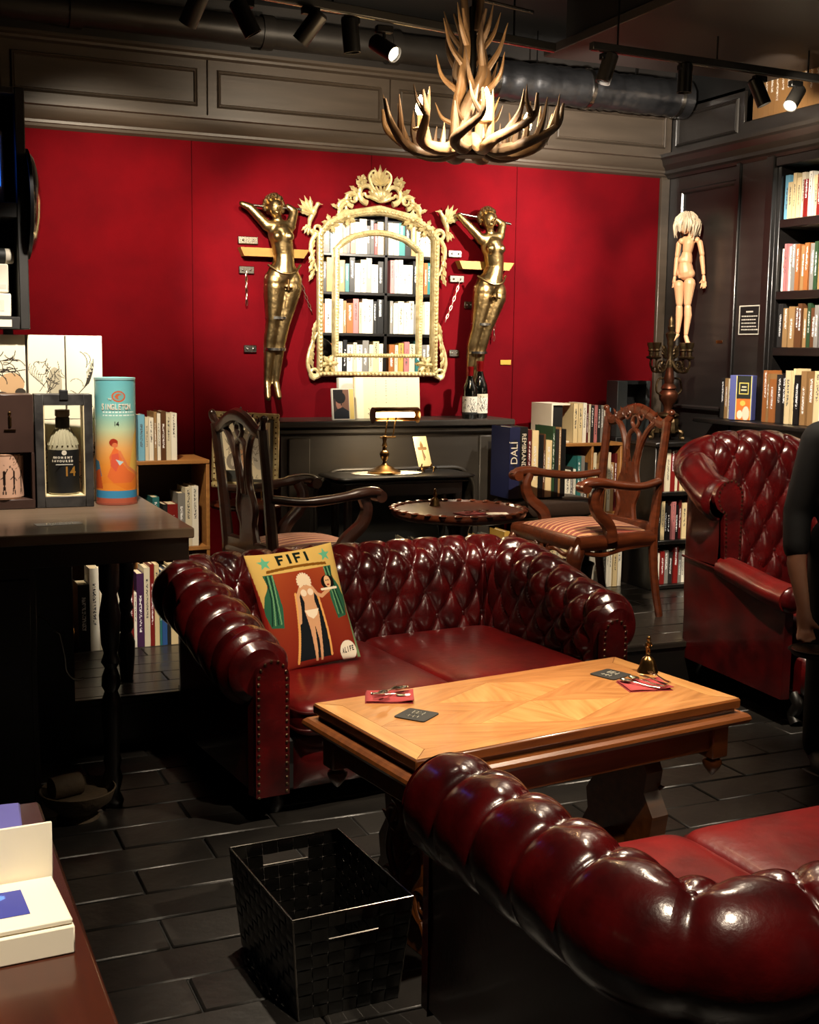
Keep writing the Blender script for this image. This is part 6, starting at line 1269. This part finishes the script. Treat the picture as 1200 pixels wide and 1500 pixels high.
GOLDF = mat('gold_foil', (.85, .62, .28), .3, .6); onlab('1', .05, .004, .085, GOLDF, .0006); onlab('4', .05, .028, .085, GOLDF, .0006)
onlab('—', .05, -.004, .115, CHALK, 0, 1.2); onlab('o', .026, -.004, .158, WHITE_P, .003)
# brown case with the copper drum
bw = thing('display_case', 'brown open case holding a copper printed drum beside the marbled box', 'box', (.40, 4.63, .951), R(-2)); BRC = mat('brown_case_card', (.26, .18, .15), .4, c2=(.20, .135, .11), scale=5)
MB().box(-.122, .0, .205, .122, .16, .415, .002).build('case_upper', BRC, bw); MB().box(-.122, .0, 0, .122, .16, .035, .002).build('case_foot', BRC, bw); MB().box(-.122, .152, .035, .122, .16, .205).build('case_back', BRC, bw, False)
MB().box(.112, 0, .035, .122, .152, .205, .001).build('case_cheek', BRC, bw)
b = MB(); b.tube([(.04, -.001, .30), (.04, -.001, .335)], .006, 6, flat=.4).sphere((.04, -.001, .347), (.006, .003, .008), 5).box(.02, -.003, .285, .06, .0, .29); b.build('gilt_emblem', BRASS, bw)
dm = thing('copper_drum', 'copper coloured drum printed with dark dancing figures inside the brown case', 'tin', (.415, 4.70, .987), 0); COPP = mat('copper_tin', (.80, .62, .50), .25, .7)
MB().lathe([(0, 0), (.074, 0), (.074, .162), (.07, .165), (0, .165)], 48).build('tin_body', COPP, dm)
c = Canvas(110, 70, (.78, .62, .52)); r = random.Random(3)
for k in range(7):
    u = .08 + k * .14; c.ell(u, .62, .016, .045, (.10, .06, .05)); c.line([(u, .6), (u, .32)], .014, (.10, .06, .05)); c.line([(u, .34), (u - .02, .08)], .008, (.10, .06, .05)); c.line([(u, .34), (u + .02, .08)], .008, (.10, .06, .05)); c.line([(u, .52), (u + .05, .7 if k % 2 else .4)], .007, (.10, .06, .05)); c.line([(u, .52), (u - .05, .45)], .007, (.10, .06, .05))
for k in range(40): u, v = r.random(), r.uniform(.68, .95); c.line([(u, v), (u + r.uniform(-.05, .05), v + r.uniform(-.1, .1))], .006, (.22, .14, .1))
c.build('figure_print', lambda u, v: (-.0 + .0748 * np.cos(-PI / 2 + (u - .5) * 3.4), .0748 * np.sin(-PI / 2 + (u - .5) * 3.4), .006 + v * .15), PRINTGLOSS, dm)
# teal and orange whisky tube
tu = thing('whisky_tube', 'teal and orange printed whisky tube standing at the counter end', 'tube', (.828, 4.70, .951), 0); RT = .0755; HT = .475
c = Canvas(240, 330, (.5, .7, .68)); v = c.v; cols = [(0, (.66, .25, .18)), (.10, (.66, .25, .18)), (.101, (.90, .48, .16)), (.3, (.93, .58, .22)), (.45, (.90, .66, .38)), (.6, (.72, .78, .62)), (.75, (.45, .70, .68)), (1, (.38, .64, .66))]
for ch_ in range(3): c.c[..., ch_] = np.interp(v, [q[0] for q in cols], [q[1][ch_] for q in cols])
c.put((c.v > .045) & (c.v < .105), (.26, .56, .72)); c.rect(0, 0, 1, .045, (.72, .36, .26)); c.put((c.v < .14 + .03 * np.sin(c.u * 19)) & (c.v > .105), (.92, .55, .2))
c.poly([(.58, .28), (.64, .55), (.70, .62), (.82, .66), (.82, .2)], (.90, .72, .34)); c.poly([(.2, .3), (.25, .36), (.32, .34), (.35, .22), (.2, .2)], (.30, .48, .56)); c.poly([(.2, .24), (.33, .28), (.36, .12), (.2, .12)], (.80, .34, .16))
c.poly([(.46, .46), (.42, .38), (.43, .30), (.40, .22), (.45, .17), (.60, .17), (.66, .22), (.57, .27), (.52, .33), (.51, .42)], (.90, .44, .22)); c.poly([(.44, .40), (.43, .31), (.47, .26), (.50, .33), (.49, .41)], (.86, .36, .26)); c.line([(.50, .42), (.56, .30), (.66, .24)], .011, (.88, .50, .30), 1.); c.poly([(.47, .36), (.50, .31), (.53, .34)], (.75, .85, .85))
c.ell(.455, .495, .034, .032, (.62, .20, .12)); c.ell(.465, .475, .022, .02, (.84, .46, .28)); c.ell(.5, .865, .055, .045, (.72, .34, .2)); c.ell(.5, .865, .042, .034, (.42, .60, .58)); c.ell(.5, .865, .028, .023, (.70, .36, .22)); c.ell(.515, .86, .02, .016, (.42, .60, .58))
for k in range(2): 
    u = .37
    while u < .64: du = rng.uniform(.012, .03); c.rect(u, .735 - .025 * k, u + du, .745 - .025 * k, (.86, .9, .85)); u += du + .008
c.build('printed_wrap', lambda u, v: (RT * np.cos(-PI / 2 + (u - .5) * 2 * PI), RT * np.sin(-PI / 2 + (u - .5) * 2 * PI), .006 + v * (HT - .012)), PRINTGLOSS, tu)
MB().lathe([(0, 0), (RT + .001, 0), (RT + .001, .008), (RT - .002, .008)], 48).build('base_rim', mat('tube_rim', (.66, .36, .28), .4, .3), tu); MB().lathe([(RT - .002, HT - .008), (RT + .001, HT - .008), (RT + .001, HT), (RT - .004, HT + .001), (RT - .004, HT - .004), (0, HT - .004)], 48).build('lid', mat('tube_lid', (.55, .72, .72), .35, .3), tu)
for i, chx in enumerate('SINGLETON'):
    a = -PI / 2 - .13 + (i - 4) * .168; text(chx, .0185 if i else .021, WHITE_P, tu, ((RT + .0008) * math.cos(a), (RT + .0008) * math.sin(a), .367), (PI / 2, 0, a + PI / 2), ext=.0004, bold=.0006).scale = (1, 1.6, 1)
for i, chx in enumerate('THE'): a = -PI / 2 - .5 + i * .07; text(chx, .010, WHITE_P, tu, ((RT + .0008) * math.cos(a), (RT + .0008) * math.sin(a), .396), (PI / 2, 0, a + PI / 2), ext=.0004)
for i, chx in enumerate('14'): a = -PI / 2 - .2 + i * .13; text(chx, .024, CARDBLK, tu, ((RT + .0008) * math.cos(a), (RT + .0008) * math.sin(a), .305), (PI / 2, 0, a + PI / 2), ext=.0004)
# hanging shelf unit above the cartons, with things in it
hs = thing('upper_shelf_unit', 'dark grey open shelf unit above the white cartons at the left edge', 'shelf', (0, 4.76, 1.60)); GS = mat('shelf_grey', (.15, .14, .125), .5, c2=(.12, .11, .10), scale=6)
MB().box(.50, 0, 0, .535, .26, .86, .003).build('side_post', GS, hs); MB().box(-.5, 0, 0, .50, .26, .045, .003).build('bottom_board', GS, hs); MB().box(-.5, 0, .40, .50, .26, .455, .003).build('middle_board', GS, hs); MB().box(-.5, 0, .835, .50, .26, .86, .003).build('top_board', GS, hs); MB().box(-.5, .25, .045, .5, .26, .835).build('back_panel', BLACK, hs, False); MB().box(-.5, 0, .0, -.465, .26, .86).build('side_post', GS, hs, False)
for x in (-.48, .48): MB().box(x - .018, .235, -.649, x + .018, .259, 0, .002).build('support_leg', GS, hs)
MB().box(.36, -.002, .008, .47, 0, .034).build('price_label', WHITE_P, hs, False)
cm = thing('convex_mirror', 'convex chrome dish fixed to the side of the upper shelf unit', 'mirror', (.5365, 4.86, 1.60 + .46), 0, rot=(0, PI / 2, 0)); MB().lathe([(.19, 0), (.192, .012), (.176, .028), (.13, .045), (.07, .056), (0, .06)], 44).build('dish', mat('chrome_dish', (.70, .68, .64), .12, 1.), cm); MB().lathe([(.19, .0), (.2, .0), (.2, .012), (.19, .014)], 44).build('rim', BLACKMET, cm)
tv = thing('small_monitor', 'white framed screen glowing blue in the upper shelf', 'screen', (.375, 4.80, 2.0555), R(8)); MB().box(-.09, 0, 0, .09, .09, .26, .008).build('housing', WHITE_P, tv); MB().box(-.075, -.002, .06, .075, 0, .24).build('screen', mat('blue_screen', (.1, .3, .8), .3, emit=((.15, .42, 1), 1.6)), tv, False)
jr = thing('white_jar', 'white printed tin lying on white cartons in the upper shelf', 'tin', (.44, 4.85, 1.868), 0, rot=(0, PI / 2, .1)); MB().lathe([(0, -.05), (.026, -.05), (.028, -.045), (.028, .045), (.026, .05), (0, .05)], 24).build('tin_body', WHITE_P, jr); MB().lathe([(.0284, -.02), (.0284, .02)], 24).build('tin_label', CARDBLK, jr)
o = thing('white_box', 'white carton under the tin in the upper shelf', 'carton', (.42, 4.82, 1.733), R(4)); MB().box(-.05, 0, 0, .05, .08, .105, .004).build('carton', WHITE_P, o); MB().box(-.02, -.001, .015, .04, 0, .03).build('label_mark', CHALK, o, False)
o = thing('white_box', 'flat grey white carton at the bottom of the upper shelf', 'carton', (.42, 4.81, 1.646), R(0)); MB().box(-.06, 0, 0, .055, .12, .084, .003).build('carton', WHITE_P, o); MB().box(-.03, -.001, .02, .03, 0, .06).build('label_mark', CHALK, o, False)
# under the counter: tray with a rolled cloth, hanging hook, white tag
DK = mat('dull_straw', (.34, .28, .20), .8, c2=(.26, .21, .15), scale=12, bump=.3)
o = thing('floor_tray', 'round pale tray on the floor beside the turned counter leg', 'tray', (.56, 4.0, .0), 0); MB().lathe([(.0, .07), (.105, .07), (.12, .10), (.124, .098), (.11, .06), (.06, .02), (.07, 0), (0, 0)], 30).build('tray_bowl', DK, o)
o = thing('rolled_cloth', 'roll of pale cloth lying on the round floor tray', 'cloth', (.525, 4.02, .104), 0, rot=(0, PI / 2, .3)); MB().tube(spiral((0, 0), .036, 3, 0, 1, 40), .006, 6).build('roll_end', DK, o); MB().lathe([(.036, -.05), (.038, 0), (.036, .05)], 20).build('cloth_roll', DK, o)
o = thing('hook_bracket', 'thin steel hook bracket on the side of the counter cabinet', 'hook', (.4525, 4.12, .62), 0); MB().tube(bez([(0, 0, .04), (.03, -.01, .03), (.06, -.02, -.01), (.075, -.02, -.02)], 12), .004, 6).tube(bez([(.09, -.02, -.1), (.095, -.02, -.15), (.12, -.02, -.18), (.15, -.02, -.18)], 12), .004, 6).tube([(.075, -.02, -.02), (.09, -.02, -.1)], .003, 6).build('hook', STEEL, o); MB().box(-.0, -.02, .02, .004, .02, .06).build('wall_plate', BLACKMET, o, False)
# ------------------------------------------------------------------ corner table with the white box
ctb = thing('corner_table', 'red-brown polished table at the bottom left corner', 'table', (0, 0, 0)); RW = wood('red_brown_polish', (.27, .12, .065), (.19, .08, .04), .25, .5, (10, 1.5, 10), 2.5, .03)
MB().box(-.6, .7, .772, .222, 2.03, .80, .005).build('tabletop', RW, ctb); MB().box(-.58, .72, .70, .20, 2.0, .772, .003).build('apron', BLACKWOOD, ctb)
for x in (-.55, .17):
    for y in (.76, 1.96): MB().box(x - .025, y - .025, 0, x + .025, y + .025, .70, .004).build('leg', BLACKWOOD, ctb)
MB().box(-.56, .78, .0, .16, 1.94, .70).build('lower_panel', BLACK, ctb, False)
wx = thing('white_open_box', 'open white box with a framed dark picture on the corner table', 'box', (.105, 1.545, .8005), R(3)); CW = mat('cream_white_box', (.90, .85, .74), .5)
MB().box(-.14, -.068, 0, .092, .075, .036, .002).build('box_base', CW, wx); MB().box(-.138, -.064, .037, .090, .073, .044, .0015).build('inner_mat', CW, wx)
MB().box(-.14, .075, .03, .092, .079, .118, .001).build('lid', CW, wx)
c = Canvas(50, 40, (.20, .22, .34)); c.put(c.u > .55, (.16, .20, .55)); c.ell(.35, .75, .4, .25, (.10, .10, .16)); c.ell(.7, .8, .15, .15, (.35, .55, .95)); c.rect(0, 0, .4, .35, (.42, .36, .38)); c.build('glossy_picture', lambda u, v: (-.10 + u * .145, -.03 + v * .075, u * 0 + .0446), PRINTGLOSS, wx)
tag(MB().box(-.3, -.06, 0, .09, .06, .03, .003).build('lavender_box', mat('lavender_card', (.40, .38, .62), .5), loc=(.09, 1.90, .8005), rot=(0, 0, R(-4))), 'lavender blue flat box at the far end of corner table', 'box')
wb_ = thing('white_bottle', 'white bottle with a cream cap at the left frame edge', 'bottle', (.078, 1.415, .8005), 0); MB().lathe([(0, 0), (.02, 0), (.022, .004), (.022, .07), (.018, .085), (.012, .09)], 20).build('bottle_body', CW, wb_); MB().lathe([(.014, .09), (.015, .092), (.015, .13), (.012, .134), (0, .134)], 20).build('cap', mat('cream_cap', (.88, .74, .44), .5), wb_)
# ------------------------------------------------------------------ standing person at the right edge
pe = thing('person', 'person in dark clothes standing at the right edge, holding a small tray', 'person', (3.31, 3.44, 0), R(-30)); FLESH = mat('skin', (.66, .46, .35), .5, c2=(.62, .42, .32), scale=5); SHIRT = mat('dark_shirt', (.05, .05, .06), .8, c2=(.07, .07, .08), scale=6, bump=.1); TROU = mat('dark_trousers', (.035, .035, .04), .85); SHOE = mat('black_shoes', (.03, .03, .03), .4)
# local: faces -y, their right hand at -x
hx_, hy_, hz_ = -.215, -.12, .585
body = organic('body', [((0, .01, 1.33), (0, -.03, 1.40), .05, .048), ((0, -.045, 1.50), (.075, .09, .105)), ((0, -.135, 1.49), (.012, .016, .018)), ((-.075, -.03, 1.49), (.012, .018, .028)), ((.075, -.03, 1.49), (.012, .018, .028)), ((0, 0, .92), (0, .01, 1.22), .13, .14),
    ((-.17, .01, 1.24), (-.225, .02, .97), .048, .04), ((-.225, .02, .97), (-.235, -.05, .78), .04, .036), ((-.235, -.05, .78), (hx_, hy_, .63), .036, .024), ((.17, .01, 1.24), (.22, .0, .96), .048, .038), ((.22, .0, .96), (.17, -.15, .80), .037, .026),
    ((-.09, 0, .86), (-.10, -.01, .46), .082, .055), ((-.10, -.01, .46), (-.10, .02, .10), .052, .035), ((.09, 0, .86), (.10, -.01, .46), .082, .055), ((.10, -.01, .46), (.10, .02, .10), .052, .035), ((hx_, hy_, .62), (hx_ + .005, hy_ - .015, .565), .027, .03),
    ((hx_ - .018, hy_ - .03, .555), (hx_ - .03, hy_ - .075, .535), .0105, .009), ((hx_ - .004, hy_ - .035, .55), (hx_ - .008, hy_ - .085, .53), .0105, .009), ((hx_ + .012, hy_ - .033, .55), (hx_ + .012, hy_ - .08, .53), .0105, .009), ((hx_ + .026, hy_ - .027, .552), (hx_ + .03, hy_ - .065, .535), .010, .008), ((hx_ + .024, hy_ - .01, .59), (hx_ + .045, hy_ - .055, .572), .0115, .009),
    ((.17, -.15, .80), (.15, -.19, .77), .026, .026), ((.14, -.2, .765), (.13, -.235, .75), .01, .008), ((.155, -.205, .76), (.15, -.24, .745), .01, .008)], .0075, FLESH, pe, 6)
organic('shirt', [((0, .005, .90), (0, .01, 1.22), .155, .162), ((-.15, .01, 1.24), (.15, .01, 1.24), .075, .075), ((-.17, .01, 1.24), (-.228, .02, .96), .064, .056), ((-.228, .02, .96), (-.236, -.03, .84), .054, .05), ((.17, .01, 1.24), (.222, .0, .95), .064, .054), ((.22, .0, .95), (.185, -.11, .84), .052, .046), ((0, .01, 1.28), (0, .0, 1.335), .075, .062)], .012, SHIRT, body, 6)
organic('trousers', [((0, 0, .90), (.165, .12, .1)), ((-.09, 0, .86), (-.10, -.01, .46), .10, .078), ((-.10, -.01, .46), (-.10, .02, .085), .075, .066), ((.09, 0, .86), (.10, -.01, .46), .10, .078), ((.10, -.01, .46), (.10, .02, .085), .075, .066)], .012, TROU, body, 5)
for s in (-1, 1): organic('shoe', [((s * .10, .04, .045), (s * .105, -.13, .036), .044, .034), ((s * .105, -.08, .03), (.045, .10, .028))], .008, SHOE, body, 4)
organic('hair', [((0, -.01, 1.535), (.088, .098, .09)), ((0, .03, 1.47), (.08, .07, .1))], .008, mat('black_hair', (.03, .025, .02), .5), body, 3)
fb = MB()
for s in (-1, 1): fb.sphere((s * .03, -.128, 1.505), (.012, .006, .007), 5)
fb.build('eyes', INK, body); MB().sphere((0, -.128, 1.445), (.022, .008, .007), 5).build('mouth', mat('lips', (.5, .26, .22), .5), body)
tr = thing('serving_tray', 'small dark tray with a white edged dish held by the standing person', 'tray', (3.01, 3.275, .508), R(-30)); MB().lathe([(0, 0), (.10, 0), (.115, .012), (.118, .012), (.104, -.003), (0, -.003)], 32).build('tray_body', BLACKMET, tr); MB().lathe([(0, .004), (.05, .004), (.075, .016), (.077, .015), (.052, .001), (0, .001)], 28, T(-.03, -.0, .0)).build('dish', STEEL, tr)
